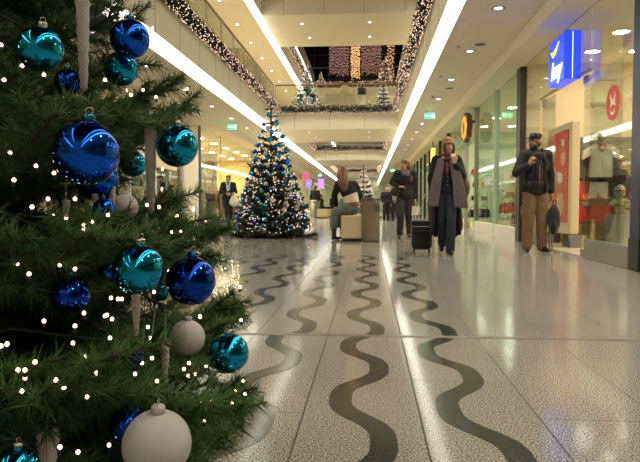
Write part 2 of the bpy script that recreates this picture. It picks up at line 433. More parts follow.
for y in ys[5:18]:
    put_lamp(-4.85, y, ZC + PITCH, 'recessed downlight in the upper gallery ceiling', 'downlights in the upper gallery ceiling')
for (x, y) in ((-2.55, 23.6), (0.0, 23.6), (-2.45, 25.6), (0.0, 25.6)):
    put_lamp(x, y, ZU + PITCH, 'downlight in the underside of the topmost bridge', 'downlights under the topmost bridge')
for (x, y) in ((-2.6, 27), (-2.5, 29), (0.0, 27), (0.0, 29)):
    put_lamp(x, y, ZU, 'downlight in the underside of the lower bridge', 'downlights under the lower bridge')
for (x, y) in ((-2.6, 45.5), (0.0, 45.5)):
    put_lamp(x, y, ZU, 'downlight in the underside of the second lower bridge', 'downlights under the second lower bridge')
for y in (29, 33, 37, 41):  # unseen lamps added to brighten the front of the upper bridge
    put_lamp(2.5, y, ZC + PITCH, 'added fill downlight in the upper ceiling on the side of the blue sign', 'added fill downlights in the upper ceiling of the blue sign side')
for (x, y) in ((-2.6, 41.5), (0.0, 41.5)):  # two more added lamps, lifting the light around the upper bridge
    put_lamp(x, y, ZU + PITCH, 'added fill downlight in the underside of the upper bridge below the light curtains', 'added fill downlights under the upper bridge')
# ceiling fittings: flush panel, oval speakers and small detectors
o = MB().box(1.62, 2.12, 10.2, 11.3, ZC - 0.006, ZC + 0.01).build('access_panel', 'ceiling'); tag(o, 'flush rectangular access panel in the ceiling between two downlights', 'access panel')
for i, y in enumerate((11.6, 15.9)):
    o = MB().lathe([(0.0, 0), (0.1, -0.004), (0.1, 0.01), (0, 0.01)], (2.0, y, ZC), 20).build('ceiling_speaker', 'dark_steel')
    tag(o, ('dark round ceiling speaker just beyond the access panel', 'dark round ceiling speaker farther along the ceiling row')[i], 'ceiling speaker')
for (x, y) in ((1.55, 8.9), (1.62, 11.7), (1.6, 14.3), (1.7, 17.0), (-4.6, 14.0), (-4.4, 15.1), (-4.85, 14.4)):
    o = MB().lathe([(0.0, -0.05), (0.03, -0.045), (0.035, -0.01), (0.04, 0.004), (0, 0.004)], (x, y, ZC), 12).build('sprinkler_head', 'steel')
    tag(o, 'tiny sprinkler head poking out of the gallery ceiling', 'sprinkler', 'sprinkler heads in the gallery ceilings')

# exit signs
M['exit'] = glow('exit sign green', (0.05, 0.75, 0.28), 1.6); M['exit_white'] = glow('exit pictogram', (0.9, 1, 0.92), 2.0)
def exit_sign(x, y, label):
    t = thing('exit_sign', label, 'exit sign', (x, y, 3.4))
    z = 3.42
    MB().box(x - 0.16, x + 0.16, y - 0.02, y + 0.02, z - 0.09, z + 0.09, b=0.004).build('sign_box', 'exit', t)
    mb = MB()
    mb.prism([(x - 0.13, z - .012), (x - 0.06, z - 0.012), (x - 0.06, z - .04), (x - 0.01, z), (x - 0.06, z + 0.04), (x - 0.06, z + 0.012), (x - 0.13, z + .012)], 1, y - 0.024, y - 0.0205)
    mb.box(x + 0.02, x + 0.05, y - .024, y - .0205, z - 0.05, z + 0.03); mb.ball((x + 0.045, y - .022, z + 0.05), 0.014, 8, 6)
    mb.box(x + 0.085, x + 0.13, y - .024, y - .0205, z - .06, z + .06); mb.build('pictogram', 'exit_white', t)
    mb = MB(); mb.tube([(x - 0.1, y, z + .09), (x - 0.1, y, ZC)], 0.006, 6); mb.tube([(x + 0.1, y, z + .09), (x + 0.1, y, ZC)], 0.006, 6); mb.build('hanger', 'steel', t)
exit_sign(1.83, 19.2, 'green exit sign hanging from the right ceiling')
exit_sign(-4.75, 21.4, 'green exit sign hanging from the left ceiling beside the tall tree')
exit_sign(1.85, 50, 'tiny green exit sign far down the right ceiling')
exit_sign(-4.6, 58, 'tiny green exit sign far down the left ceiling')
# ------------------------------------------------------------------ fir foliage
rng = np.random.default_rng(7); random.seed(7)
def needles(segs, dens, nl, nw, rg, ang=0.9, jit=0.25):
    """segs: list of (p0, p1) twig pieces; slim three-sided needles all round them."""
    V = []; T = []; base = 0
    P0 = np.array([s[0] for s in segs]); P1 = np.array([s[1] for s in segs])
    Ls = np.linalg.norm(P1 - P0, axis=1); cnt = np.maximum(1, (Ls * dens).astype(int))
    idx = np.repeat(np.arange(len(segs)), cnt); n = len(idx)
    t = rg.random(n)[:, None]; org = P0[idx] * (1 - t) + P1[idx] * t
    ax = (P1 - P0)[idx] / Ls[idx][:, None]
    r = rg.normal(size=(n, 3)); side = r - (r * ax).sum(1)[:, None] * ax; side /= np.linalg.norm(side, axis=1)[:, None]
    a = ang + rg.normal(size=n) * jit
    d = ax * np.cos(a)[:, None] + side * np.sin(a)[:, None]
    L_ = nl * (0.7 + 0.5 * rg.random(n))
    tip = org + d * L_[:, None]; tip[:, 2] -= 0.1 * L_ * rg.random(n)
    u = np.cross(d, ax); un = np.linalg.norm(u, axis=1)[:, None]; u = u / np.maximum(un, 1e-6); w = np.cross(d, u)
    vs = np.stack([org + u * nw, org - u * nw * .5 + w * nw * .87, org - u * nw * .5 - w * nw * .87, tip], 1).reshape(-1, 3)
    b = np.arange(n)[:, None] * 4
    ts = np.concatenate([b + [0, 1, 3], b + [1, 2, 3], b + [2, 0, 3]], 0)
    return vs, ts
def bough_segs(L_, rg, step=0.055, tw=0.26, droop=0.10, up=0.08, subs=True):
    segs = []; woody = []
    def stem(t):                             # arching main stem, tip turned up
        return np.array([L_ * t, 0.0, -droop * L_ * math.sin(PI * t * 0.8) + up * L_ * t * t * 1.6])
    n = max(6, int(L_ / 0.05)); pts = [stem(i / n) for i in range(n + 1)]
    for i in range(n):
        if i / n > 0.2: segs.append((pts[i], pts[i + 1]))
    woody.append(pts)
    s = L_ * 0.22
    while s < L_ * 0.97:
        t = s / L_; p = stem(t)
        for sd in (-1, 1):
            l = tw * (1.05 - 0.72 * t) * (0.75 + 0.5 * rg.random()) * min(1, L_ / 0.6)
            a = (0.75 + 0.35 * rg.random()) * sd; el = rg.normal() * 0.28 + 0.05
            d = np.array([math.cos(a) * math.cos(el), math.sin(a) * math.cos(el), math.sin(el)])
            q = p + d * l * 0.55; d2 = d + np.array([0.35, 0, 0.1 * rg.normal() + 0.08]); d2 /= np.linalg.norm(d2); e = q + d2 * l * 0.45
            segs += [(p, q), (q, e)]; woody.append([p, q, e])
            if subs and l > 0.13:
                for sg in (-1, 1):
                    a2 = a + sg * 0.7; d3 = np.array([math.cos(a2), math.sin(a2), rg.normal() * 0.3]); d3 /= np.linalg.norm(d3)
                    segs.append((p + d * l * 0.35, p + d * l * 0.35 + d3 * l * 0.42))
        s += step * (0.8 + 0.4 * rg.random())
    return segs, woody
def bough_mesh(name, L_, seed, dens, nl, nw, **kw):
    rg = np.random.default_rng(seed); segs, woody = bough_segs(L_, rg, **kw)
    vs, ts = needles(segs, dens, nl, nw, rg)
    mb = MB()
    for w_ in woody: mb.tube(w_, [0.006 if len(w_) > 3 else 0.0028] * len(w_), 4)
    k4 = []
    for f in mb.f:
        for i in range(1, len(f) - 1): k4.append((f[0], f[i], f[i + 1]))
    V = np.concatenate([vs, np.array(mb.v)]); T = np.concatenate([ts, np.array(k4) + len(vs)])
    return V, T
def as_mesh(name, V, T, mats, ntri_first):
    o = np_mesh(name, V, T, mats[0]); o.data.materials.append(M[mats[1]])
    mi = np.zeros(len(T), dtype=np.int32); mi[ntri_first:] = 1; o.data.polygons.foreach_set('material_index', mi)
    me = o.data; bpy.data.objects.remove(o); return me
def bough_data(name, L_, seed, dens, nl, nw, mats=('needle', 'bark'), **kw):
    rg = np.random.default_rng(seed); segs, woody = bough_segs(L_, rg, **kw)
    vs, ts = needles(segs, dens, nl, nw, rg); mb = MB()
    for w_ in woody: mb.tube(w_, [0.006 if len(w_) > 3 else 0.0028] * len(w_), 4)
    k4 = [(f[0], f[i], f[i + 1]) for f in mb.f for i in range(1, len(f) - 1)]
    return as_mesh(name, np.concatenate([vs, np.array(mb.v)]), np.concatenate([ts, np.array(k4) + len(vs)]), mats, len(ts))
def place_bough(me, tree, z, az, length, base, tilt, roll=0.0, origin=(0, 0)):
    o = bpy.data.objects.new('bough', me); C.objects.link(o); o.parent = tree
    o.location = (0, 0, z); s = length / base
    o.rotation_euler = Euler((roll, -tilt, az), 'XYZ'); o.scale = (s, s, s)
    return o

# ---- the tree in front
TX, TY = -1.20, 1.45; TH = 3.55; SL = 0.283
def rad(z): return max(0.05, (TH - z) * SL)
near = thing('christmas_tree', 'large green fir Christmas tree with blue and teal baubles close by, filling one side', 'christmas tree', (TX, TY, 0))
MB().tube([(TX, TY, 0.0), (TX, TY, 1.8), (TX, TY, TH)], [0.05, 0.035, 0.01], 10).build('trunk', 'bark', near)
BM = [bough_data('bough', 0.85, 11 + i, 760, 0.044, 0.0015, droop=0.10, up=0.06) for i in range(3)]
BS = [bough_data('bough', 0.5, 31 + i, 700, 0.044, 0.0015, tw=0.24) for i in range(2)]
TIERS = [0.22, 0.38, 0.66, 0.97, 1.27, 1.56, 1.84, 2.1, 2.35, 2.6, 2.85, 3.1, 3.3]
def az_cam(a): return a
CAMAZ = math.atan2(-TY, -TX)                 # direction from the trunk to the viewer
for ti, z in enumerate(TIERS):
    L_ = rad(z); n = max(6, int(round(2 * PI * L_ / 0.31)))
    for i in range(n):
        a = 2 * PI * (i + 0.5 * (ti % 2) + random.uniform(-.15, .15)) / n
        ln = L_ * random.uniform(0.93, 1.03)
        me = BM[(i + ti) % 3] if L_ > 0.5 else BS[i % 2]; bl = 0.85 if L_ > 0.5 else 0.5
        place_bough(me, near, z + 0.02 + random.uniform(-.03, .03), a, ln, bl, R(random.uniform(-4, 5)), R(random.uniform(-20, 20)))
    if ti < 7:                               # short dense boughs that fill the heart of the tree
        for i in range(11):
            a = 2 * PI * (i + random.random()) / 11
            place_bough(BS[i % 2], near, z + 0.15 + random.uniform(-.03, .03), a, L_ * random.uniform(.56, .72), 0.5, R(random.uniform(-5, 12)), R(random.uniform(-50, 50)))

def bough_to(px, py, Y, me, bl, rise=0.10, roll=0):   # a bough whose tip reaches that spot
    p = at(px, py, Y); d = Vector((p.x - TX, p.y - TY)); L_ = d.length; z0 = p.z - rise
    place_bough(me, near, z0, math.atan2(d.y, d.x), L_ / math.cos(math.atan2(rise * .2, L_)), bl, math.atan2(rise * .55, L_), R(roll))
for i, (px, py, Y) in enumerate([(143, 8, 1.75), (118, 4, 1.4), (192, 98, 1.72), (168, 112, 1.4), (135, 104, 1.2), (150, 92, 1.55), (222, 226, 1.68), (214, 246, 1.45), (190, 214, 1.3), (160, 236, 1.15),
                                 (238, 296, 1.66), (228, 318, 1.5), (200, 312, 1.7), (246, 384, 1.6), (246, 402, 1.42), (232, 424, 1.3), (205, 440, 1.18), (218, 372, 1.7), (185, 398, 1.15), (205, 340, 1.6),
                                 (60, 104, 1.0), (95, 96, 1.1), (30, 228, .95), (90, 226, 1.0), (120, 230, 1.08), (60, 378, .93), (110, 384, 1.0), (20, 360, .92), (150, 378, 1.08), (100, 440, 1.1), (30, 440, 1.05), (175, 452, 1.1)]):
    bough_to(px, py, Y, BM[i % 3], 0.85, 0.10, (i * 37) % 30 - 15)

# ---- baubles (unit radius prototypes)
def bauble_proto(kind, m, capm, segs=40, detail=True):
    o = MB().ball((0, 0, 0), 1.0, segs, segs // 2).build(kind, m, None, True)
    if detail:
        MB().lathe([(0.17, 0.96), (0.2, 0.97), (0.2, 1.16), (0.17, 1.2), (0.03, 1.22)], n=20, cap=True).build('cap', capm, o, True)
        pts = [(0.11 * math.cos(2 * PI * i / 14), 0, 1.30 + 0.11 * math.sin(2 * PI * i / 14)) for i in range(15)]
        MB().tube(pts, 0.018, 6, False).build('hanging_loop', 'silver', o, True)
    return o
PB = {}
def bauble(px, py, dia, kind, mname, capm, label, out=1.0, dist=None, group=None):
    """hang a bauble where the line of sight to (px, py) meets the outer shape of the near tree"""
    v = ray(px, py); best = None; Yv = 0.5
    if dist is None:
        while Yv < 3:
            p = Vector((0, 0, EYE)) + v * (Yv / v.y)
            if math.hypot(p.x - TX, p.y - TY) < rad(p.z) * out: best = Yv; break
            Yv += 0.005
        if best is None: best = 1.45
    else: best = dist
    p = Vector((0, 0, EYE)) + v * (best / v.y)
    depth = (p - cam.location).dot(CAMROT @ Vector((0, 0, -1)))
    r = dia / 2 / F * depth
    if mname not in PB: o = PB[mname] = bauble_proto('bauble', mname, capm)
    else: o = dup(PB[mname])
    o.location = p; o.scale = (r, r, r); o['label'] = label; o['category'] = 'bauble'; o.rotation_euler = (R(random.uniform(-6, 6)), R(random.uniform(-6, 6)), random.uniform(0, 6))
    if group: o['group'] = group
    return o
bauble(40, 49, 45, 'b', 'ball_teal', 'silver', 'teal bauble in the top corner of the near tree, left of the long icicle', 1.06)
bauble(130, 39, 39, 'b', 'ball_blue', 'cap', 'royal blue bauble overlapping a teal one near the top of the tree', 1.0, 1.22)
bauble(121, 69, 34, 'b', 'ball_teal', 'silver', 'small teal bauble tucked under the royal blue one', 1.0, 1.28)
bauble(86, 153, 65, 'b', 'ball_blue', 'cap', 'largest royal blue bauble, halfway up the near tree', 1.10)
bauble(177, 146, 42, 'b', 'ball_teal', 'silver', 'bright teal bauble hanging from the bough tip before the shop fronts', 1.02, 1.4)
bauble(138, 269, 51, 'b', 'ball_teal', 'silver', 'large teal bauble beside a dark blue one under the middle boughs', 1.08)
bauble(191, 281, 49, 'b', 'ball_navy', 'cap', 'dark blue bauble right beside the large teal one', 1.08)
bauble(229, 353, 40, 'b', 'ball_teal', 'cap', 'lowest teal bauble, hanging over the floor inlay', 1.01)
bauble(70, 295, 40, 'b', 'ball_navy', 'silver', 'dim deep blue bauble in the shadowed middle of the near tree', 0.93)
bauble(68, 82, 26, 'b', 'ball_navy', 'cap', 'small deep blue bauble peeping out left of the long icicle', 0.9)
bauble(133, 164, 26, 'b', 'ball_teal', 'silver', 'small teal bauble half behind the pale icicle', 0.8)
bauble(97, 180, 42, 'b', 'ball_blue', 'cap', 'blue bauble half hidden behind the largest blue one', 0.88)
bauble(104, 209, 22, 'b', 'ball_blue', 'cap', 'small blue bauble between two short icicles', 0.92)
bauble(205, 265, 20, 'b', 'ball_teal', 'silver', 'small teal bauble peeping out behind the dark blue one', 0.84)
bauble(160, 292, 18, 'b', 'ball_teal', 'silver', 'tiny teal bauble in the gap below the large teal one', 0.8)
bauble(107, 272, 18, 'b', 'ball_blue', 'cap', 'small blue bauble left of the large teal one', 0.9)
bauble(134, 356, 20, 'b', 'ball_navy', 'cap', 'small dark blue bauble above the big frosted white ball', 0.96)
bauble(128, 424, 38, 'b', 'ball_navy', 'cap', 'dark blue bauble partly behind the big frosted white ball', 0.96)
bauble(16, 470, 46, 'b', 'ball_teal', 'silver', 'teal bauble cut by the lower corner of the picture', 1.0)
bauble(157, 444, 68, 'b', 'frost', 'frost', 'big frosted white ball low on the near tree', 1.08)
bauble(187, 338, 36, 'b', 'frost', 'frost', 'frosted white ball behind boughs left of the lowest teal bauble', 0.93)
bauble(125, 207, 26, 'b', 'frost', 'frost', 'small frosted white ball on top of the middle boughs', 0.9)

def icicle(px, y0, y1, w, label, dist=None, out=1.0, m='ice'):
    v = ray(px, (y0 + y1) / 2); Yv = 0.5
    if dist is None:
        while Yv < 1.6:
            p = Vector((0, 0, EYE)) + v * (Yv / v.y)
            if math.hypot(p.x - TX, p.y - TY) < rad(p.z) * out: break
            Yv += 0.005
    else: Yv = dist
    a, b = at(px, y0, Yv), at(px, y1, Yv); L_ = a.z - b.z; r = w / 2 / F * Yv
    t = thing('icicle_ornament', label, 'icicle ornament', a)
    prof = [(0.001, -L_)]
    n = 26
    for i in range(1, n + 1):
        u = i / n; prof.append((r * (0.5 + 0.5 * min(1, u * 1.5)) * (1 + 0.10 * math.sin(i * 2.1) + random.uniform(-.08, .08)), -L_ + L_ * u))
    prof.append((0.001, 0.001))
    MB().lathe(prof, a, 10).build('icicle', m, t, True)
    MB().lathe([(r * .3, 0), (r * .3, 0.012), (0.001, 0.016)], a, 10).build('cap', 'silver', t, True)
    MB().tube([a + Vector((0, 0, 0.014)), a + Vector((0.002, 0, 0.05))], 0.0008, 4).build('hook', 'silver', t)
icicle(82, -30, 92, 14, 'longest glitter icicle hanging near the top of the tree', 1.12)
icicle(150, 118, 214, 12, 'pale glitter icicle left of the bright teal bauble', 1.38)
icicle(95, 186, 216, 7, 'short glitter icicle left of the small blue bauble', 1.2)
icicle(112, 182, 214, 7, 'short glitter icicle right of the small blue bauble', 1.22)
icicle(136, 294, 336, 9, 'gold-lit icicle hanging below the large teal bauble', 1.12)
icicle(165, 340, 383, 9, 'icicle beside the half hidden frosted white ball', 1.22)
icicle(48, 428, 478, 22, 'thick frosted icicle at the foot of the near tree', 0.98, m='frost')
icicle(66, 200, 218, 8, 'short stubby icicle under the largest blue bauble', 1.15)

# ---- string lights on the near tree: wire wound round the boughs and bulbs on stubs
sl = thing('string_lights', 'dark wire of warm white fairy lights wound round the near tree', 'string lights', (TX, TY, 0.1))
wire = []; nturn = 11; zz0, zz1 = 0.14, 2.3
for i in range(nturn * 30 + 1):
    t = i / (nturn * 30); a = 2 * PI * nturn * t + 0.4; z = zz0 + (zz1 - zz0) * t
    rr = rad(z) * (0.84 + 0.07 * math.sin(5.3 * a)); wire.append((TX + rr * math.cos(a), TY + rr * math.sin(a), z + 0.05 * math.sin(7 * a) - 0.02))
MB().tube(wire, 0.0026, 5).build('wire', 'wire', sl)
BL_ = [(1,45),(22,66),(44,75),(4,80),(105,80),(114,113),(131,95),(143,90),(156,97),(187,89),(124,60),
 (10,153),(36,166),(54,173),(14,180),(48,199),(75,199),(32,207),(54,216),(66,218),(84,225),(92,222),(84,229),(108,215),(147,205),(159,207),(177,216),(193,220),(206,221),(172,232),(181,231),
 (17,264),(29,274),(60,265),(75,269),(54,216),(111,298),(118,299),(122,299),(84,313),(105,316),(169,271),(154,292),(240,287),(200,316),
 (44,321),(75,326),(73,343),(107,315),(112,319),(110,338),(116,345),(85,357),(96,373),(1,346),(7,344),(18,370),(25,370),(35,362),(25,378),(22,391),(64,388),(87,397),(56,380),(148,327),(152,358),(142,363),(135,374),(157,381),
 (184,369),(188,376),(195,374),(206,366),(189,363),(243,381),(236,391),(245,394),(201,402),(212,401),(204,421),(109,445),(78,452),(60,447),(200,317),(241,320),(150,338),(175,416),(232,403)]
def bulb_at(p, m, root, q):
    t = Vector((random.uniform(-.25, .25), random.uniform(-.25, .25), 1)).normalized()
    mb = MB(); mb.tube([p - t * 0.012, p - t * 0.003], 0.0028, 6); mb.slot(1)
    mb.ball(p, (0.0033, 0.0033, 0.0036), 8, 6)
    return mb.build('bulb', ['wire', m], root, True)
hit = []
nb = 0
for (px, py) in BL_:
    v = ray(px, py); Yv = 0.55; k_ = random.uniform(.95, 1.03)
    while Yv < 1.75:
        p = Vector((0, 0, EYE)) + v * (Yv / v.y)
        if math.hypot(p.x - TX, p.y - TY) < rad(p.z) * k_: break
        Yv += 0.005
    if Yv > 1.5: Yv = 1.42
    p = Vector((0, 0, EYE)) + v * (Yv / v.y); bulb_at(p, 'bulb', sl, 0); nb += 1
mb = MB()
for i in range(150):                          # the rest of the string, round the far side
    a = CAMAZ + random.uniform(1.1, 2 * PI - 1.1); z = random.uniform(0.2, 2.2); rr = rad(z) * random.uniform(.9, 1.0)
    mb.ball((TX + rr * math.cos(a), TY + rr * math.sin(a), z), (0.004, 0.004, 0.007), 6, 4)
o = mb.build('bulbs', 'bulb_far', sl); o['kind'] = 'stuff'

# ---- mall trees
BF = [bough_data('bough', 0.9, 51 + i, 330, 0.075, 0.0055, mats=('needle_far', 'bark'), step=0.1, tw=0.34, subs=False) for i in range(3)]
LOW = {}
def low_ball(m, n=14):
    if m not in LOW:
        me = MB().ball((0, 0, 0), 1.0, n, n // 2).build('bauble', m, None, True); LOW[m] = me.data; bpy.data.objects.remove(me)
    return LOW[m]
def mall_tree(x, y, z0, h, rb, label, nballs, ballr, nb, bulb_r, tiers, group=None, blabel=None, stand=True, slbl=None, per=None, bulbm='bulb_tree', ballm=('ball_teal', 'ball_sky', 'ball_blue', 'ball_sky', 'frost')):
    t = thing('christmas_tree', label, 'christmas tree', (x, y, z0)); zb = 0.14 * h / 3
    MB().tube([(x, y, z0), (x, y, z0 + h)], [0.06 * h / 3, 0.015], 8).build('trunk', 'bark', t)
    if stand:
        MB().lathe([(rb * .56, 0), (rb * .60, 0.02), (rb * .62, 0.15), (rb * .60, 0.165), (rb * .5, 0.165), (rb * .5, 0.08), (0.01, 0.08)], (x, y, z0), 36).build('stand', 'steel', t, True)
    sl_ = rb / (h - zb)
    for ti in range(tiers):
        u = ti / tiers; z = zb + (h - zb) * u ** 0.93; L_ = max(0.15 * h / 3, (h - z) * sl_ + 0.04)
        n = per or max(5, int(round(2 * PI * L_ / (0.42 * h / 3))))
        for i in range(n):
            a = 2 * PI * (i + 0.5 * (ti % 2) + random.uniform(-.2, .2)) / n
            place_bough(BF[(i + ti) % 3], t, z, a, L_ * random.uniform(.92, 1.06), 0.9, R(random.uniform(-8, 6)), R(random.uniform(-25, 25)))
    # lights: one string wound over the whole tree
    s = thing('string_lights', slbl or ('warm white lights wound over ' + label), 'string lights', (x, y, z0 + zb))
    mb = MB(); octa = [(1, 0, 0), (-1, 0, 0), (0, 1, 0), (0, -1, 0), (0, 0, 1), (0, 0, -1)]
    of = [(0, 2, 4), (2, 1, 4), (1, 3, 4), (3, 0, 4), (2, 0, 5), (1, 2, 5), (3, 1, 5), (0, 3, 5)]
    for i in range(nb):
        q = 1 - math.sqrt(random.random()); z = zb * 0.9 + (h - zb) * q; rr = (h - z) * sl_ * random.uniform(.8, 1.04) + 0.02; a = random.uniform(0, 2 * PI)
        c = (x + rr * math.cos(a), y + rr * math.sin(a), z0 + z)
        mb.add([(c[0] + p[0] * bulb_r, c[1] + p[1] * bulb_r, c[2] + p[2] * bulb_r) for p in octa], of)
    o = mb.build('bulbs', bulbm, s); o['kind'] = 'stuff'
    pts = []
    for i in range(tiers * 14):
        u = i / (tiers * 14); z = zb + (h - zb) * u; a = 2 * PI * tiers * .7 * u; rr = (h - z) * sl_ * 0.92
        pts.append((x + rr * math.cos(a), y + rr * math.sin(a), z0 + z))
    MB().tube(pts, 0.004, 4).build('wire', 'wire', s)
    G = 2.39996
    for i in range(nballs):
        q = 1 - math.sqrt((i + 0.5) / nballs * 0.97); z = zb + (h - zb) * q + random.uniform(-.04, .04); a = i * G + random.uniform(-.25, .25)
        rr = (h - z) * sl_ * random.uniform(.88, .98) + 0.015
        mname = ballm[int(random.random() * len(ballm))]
        o = bpy.data.objects.new('bauble', low_ball(mname)); C.objects.link(o)
        o.location = (x + rr * math.cos(a), y + rr * math.sin(a), z0 + z); r = ballr * random.uniform(.85, 1.15); o.scale = (r, r, r)
        word = {'ball_teal': 'teal', 'ball_blue': 'blue', 'ball_sky': 'light blue', 'frost': 'frosted white'}[mname]
        tag(o, word + ' ' + blabel, 'bauble', word + ' baubles on the ' + group)
    return t
mall_tree(-2.2, 13.9, 0, 3.03, .92, 'tall lit Christmas tree standing on the mall floor in a round steel stand', 165, 0.053, 1250, 0.0095, 17,
          'tall tree on the mall floor', 'bauble on the tall tree standing on the mall floor', slbl='white fairy lights wound over the tall tree on the mall floor')
mall_tree(-2.75, 27.4, 4.56, 2.35, 0.72, 'lit tree on the near bridge, the larger one above the tall floor tree', 40, 0.06, 600, 0.014, 11,
          'larger tree on the near bridge', 'bauble on the larger tree of the near bridge', False, 'lights on the larger tree of the near bridge')
mall_tree(0.6, 27.4, 4.56, 1.6, 0.5, 'smaller lit tree on the near bridge beside the dark litter bin', 26, 0.05, 360, 0.013, 9,
          'smaller tree on the near bridge', 'bauble on the smaller tree of the near bridge', False, 'lights on the smaller tree of the near bridge')
mall_tree(-0.28, 31.5, 0, 2.75, 0.85, 'pale lit tree beyond the bench in the middle of the mall', 30, 0.06, 600, 0.015, 11,
          'pale tree beyond the bench', 'bauble on the pale tree beyond the bench', True, 'bright lights on the pale tree beyond the bench', ballm=('frost', 'frost', 'ball_blue'))
mall_tree(1.0, 41.2, 8.26, 2.3, 0.6, 'tree on the upper bridge in front of the dark windows', 0, 0.05, 260, 0.02, 9, 'tree', '', False, 'lights on the tree of the upper bridge', bulbm='bulb_far')
mall_tree(-3.2, 41.2, 8.26, 1.2, 0.4, 'little tree on the upper bridge at the end by the cove light', 0, 0.05, 100, 0.018, 7, 'tree', '', False, 'lights on the little tree of the upper bridge', bulbm='bulb_far')

# ---- lit garlands on the fascias
octa = np.array([(1, 0, 0), (-1, 0, 0), (0, 1, 0), (0, -1, 0), (0, 0, 1), (0, 0, -1)], float)
octf = np.array([(0, 2, 4), (2, 1, 4), (1, 3, 4), (3, 0, 4), (2, 0, 5), (1, 2, 5), (3, 1, 5), (0, 3, 5)])
def garland(label, p0, p1, rx, rz, dens=120, br=0.0098, nd=700, nl=0.085, bm='bulb_far'):
    p0 = np.array(p0, float); p1 = np.array(p1, float); ax = p1 - p0; L_ = np.linalg.norm(ax); ax /= L_
    side = np.array([-ax[1], ax[0], 0]); up = np.array([0, 0, 1.0])
    t = thing('lit_garland', label, 'garland', tuple((p0 + p1) / 2))
    n = int(L_ * nd); s = rng.random(n) * L_; a = rng.random(n) * 2 * PI; q = 0.25 + 0.62 * rng.random(n) ** .6
    org = p0 + ax * s[:, None] + side * (np.cos(a) * q * rx)[:, None] + up * (np.sin(a) * q * rz)[:, None]
    d = side * np.cos(a)[:, None] + up * np.sin(a)[:, None] + rng.normal(size=(n, 3)) * .7; d /= np.linalg.norm(d, axis=1)[:, None]
    tip = org + d * (nl * (0.6 + 0.6 * rng.random(n)))[:, None]
    u = np.cross(d, [0.3, 0.2, 0.93]); u /= np.linalg.norm(u, axis=1)[:, None]; w = np.cross(d, u); nw = nl * 0.16
    V = np.stack([org + u * nw, org - u * nw * .5 + w * nw * .87, org - u * nw * .5 - w * nw * .87, tip], 1).reshape(-1, 3)
    b = np.arange(n)[:, None] * 4; T = np.concatenate([b + [0, 1, 3], b + [1, 2, 3], b + [2, 0, 3]], 0)
    loc = np.array(t.location)
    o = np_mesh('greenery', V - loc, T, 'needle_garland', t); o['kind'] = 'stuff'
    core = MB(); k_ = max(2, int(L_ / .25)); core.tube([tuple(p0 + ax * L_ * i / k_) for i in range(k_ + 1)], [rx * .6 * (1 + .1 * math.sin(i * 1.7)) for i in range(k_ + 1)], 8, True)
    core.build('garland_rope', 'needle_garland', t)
    m = int(L_ * dens); s = rng.random(m) * L_; a = rng.random(m) * 2 * PI; q = 0.9 + 0.22 * rng.random(m)
    c = p0 + ax * s[:, None] + side * (np.cos(a) * q * rx)[:, None] + up * (np.sin(a) * q * rz)[:, None] - loc
    V = (c[:, None, :] + octa[None] * br).reshape(-1, 3); T = (np.arange(m)[:, None, None] * 6 + octf[None]).reshape(-1, 3)
    o = np_mesh('bulbs', V, T, bm, t); o['kind'] = 'stuff'
    return t
ZG = 4.66
garland('long lit garland along the left gallery edge', (XL + .13, 6.0, ZG), (XL + .13, 25.6, ZG), .13, .16)
garland('long lit garland along the right gallery edge', (XR - .13, 8.5, ZG), (XR - .13, 25.6, ZG), .13, .17)
garland('lit garland across the near bridge', (XL + .1, 25.68, ZG), (XR - .1, 25.68, ZG), .13, .17)
garland('lit garland across the second lower bridge', (XL + .1, 43.66, ZG), (XR - .1, 43.66, ZG), .15, .22, 75, .014)
garland('lit garland across the farthest bridge', (XL + .1, 72.86, ZG), (XR - .1, 72.86, ZG), .2, .25, 60, .02)
garland('lit garland along the left edge beyond the near bridge', (XL + .13, 31.4, ZG), (XL + .13, 43.5, ZG), .13, .17, 75, .013)
garland('lit garland along the right edge beyond the near bridge', (XR - .13, 31.4, ZG), (XR - .13, 43.5, ZG), .13, .17, 75, .013)
garland('lit garland along the left edge of the farthest opening', (XL + .13, 50.2, ZG), (XL + .13, 72.6, ZG), .15, .2, 50, .018, 250)
garland('lit garland along the right edge of the farthest opening', (XR - .13, 50.2, ZG), (XR - .13, 72.6, ZG), .15, .2, 50, .018, 250)
garland('lit garland across the topmost bridge, just inside the picture', (XL + .1, 22.38, ZG + PITCH - .12), (1.8, 22.38, ZG + PITCH - .12), .13, .16)
garland('lit garland across the upper bridge below the light curtains', (XL + .1, 39.46, ZG + PITCH - .1), (1.8, 39.46, ZG + PITCH - .1), .14, .2, 75, .014)
garland('lit garland one storey up on the left edge behind the topmost bridge', (XL + .13, 27.2, ZG + PITCH), (XL + .13, 39.3, ZG + PITCH), .13, .2, 75, .013)
garland('lit garland one storey up on the other edge behind the topmost bridge', (1.9 - .13, 27.2, ZG + PITCH), (1.9 - .13, 39.3, ZG + PITCH), .13, .2, 75, .013)

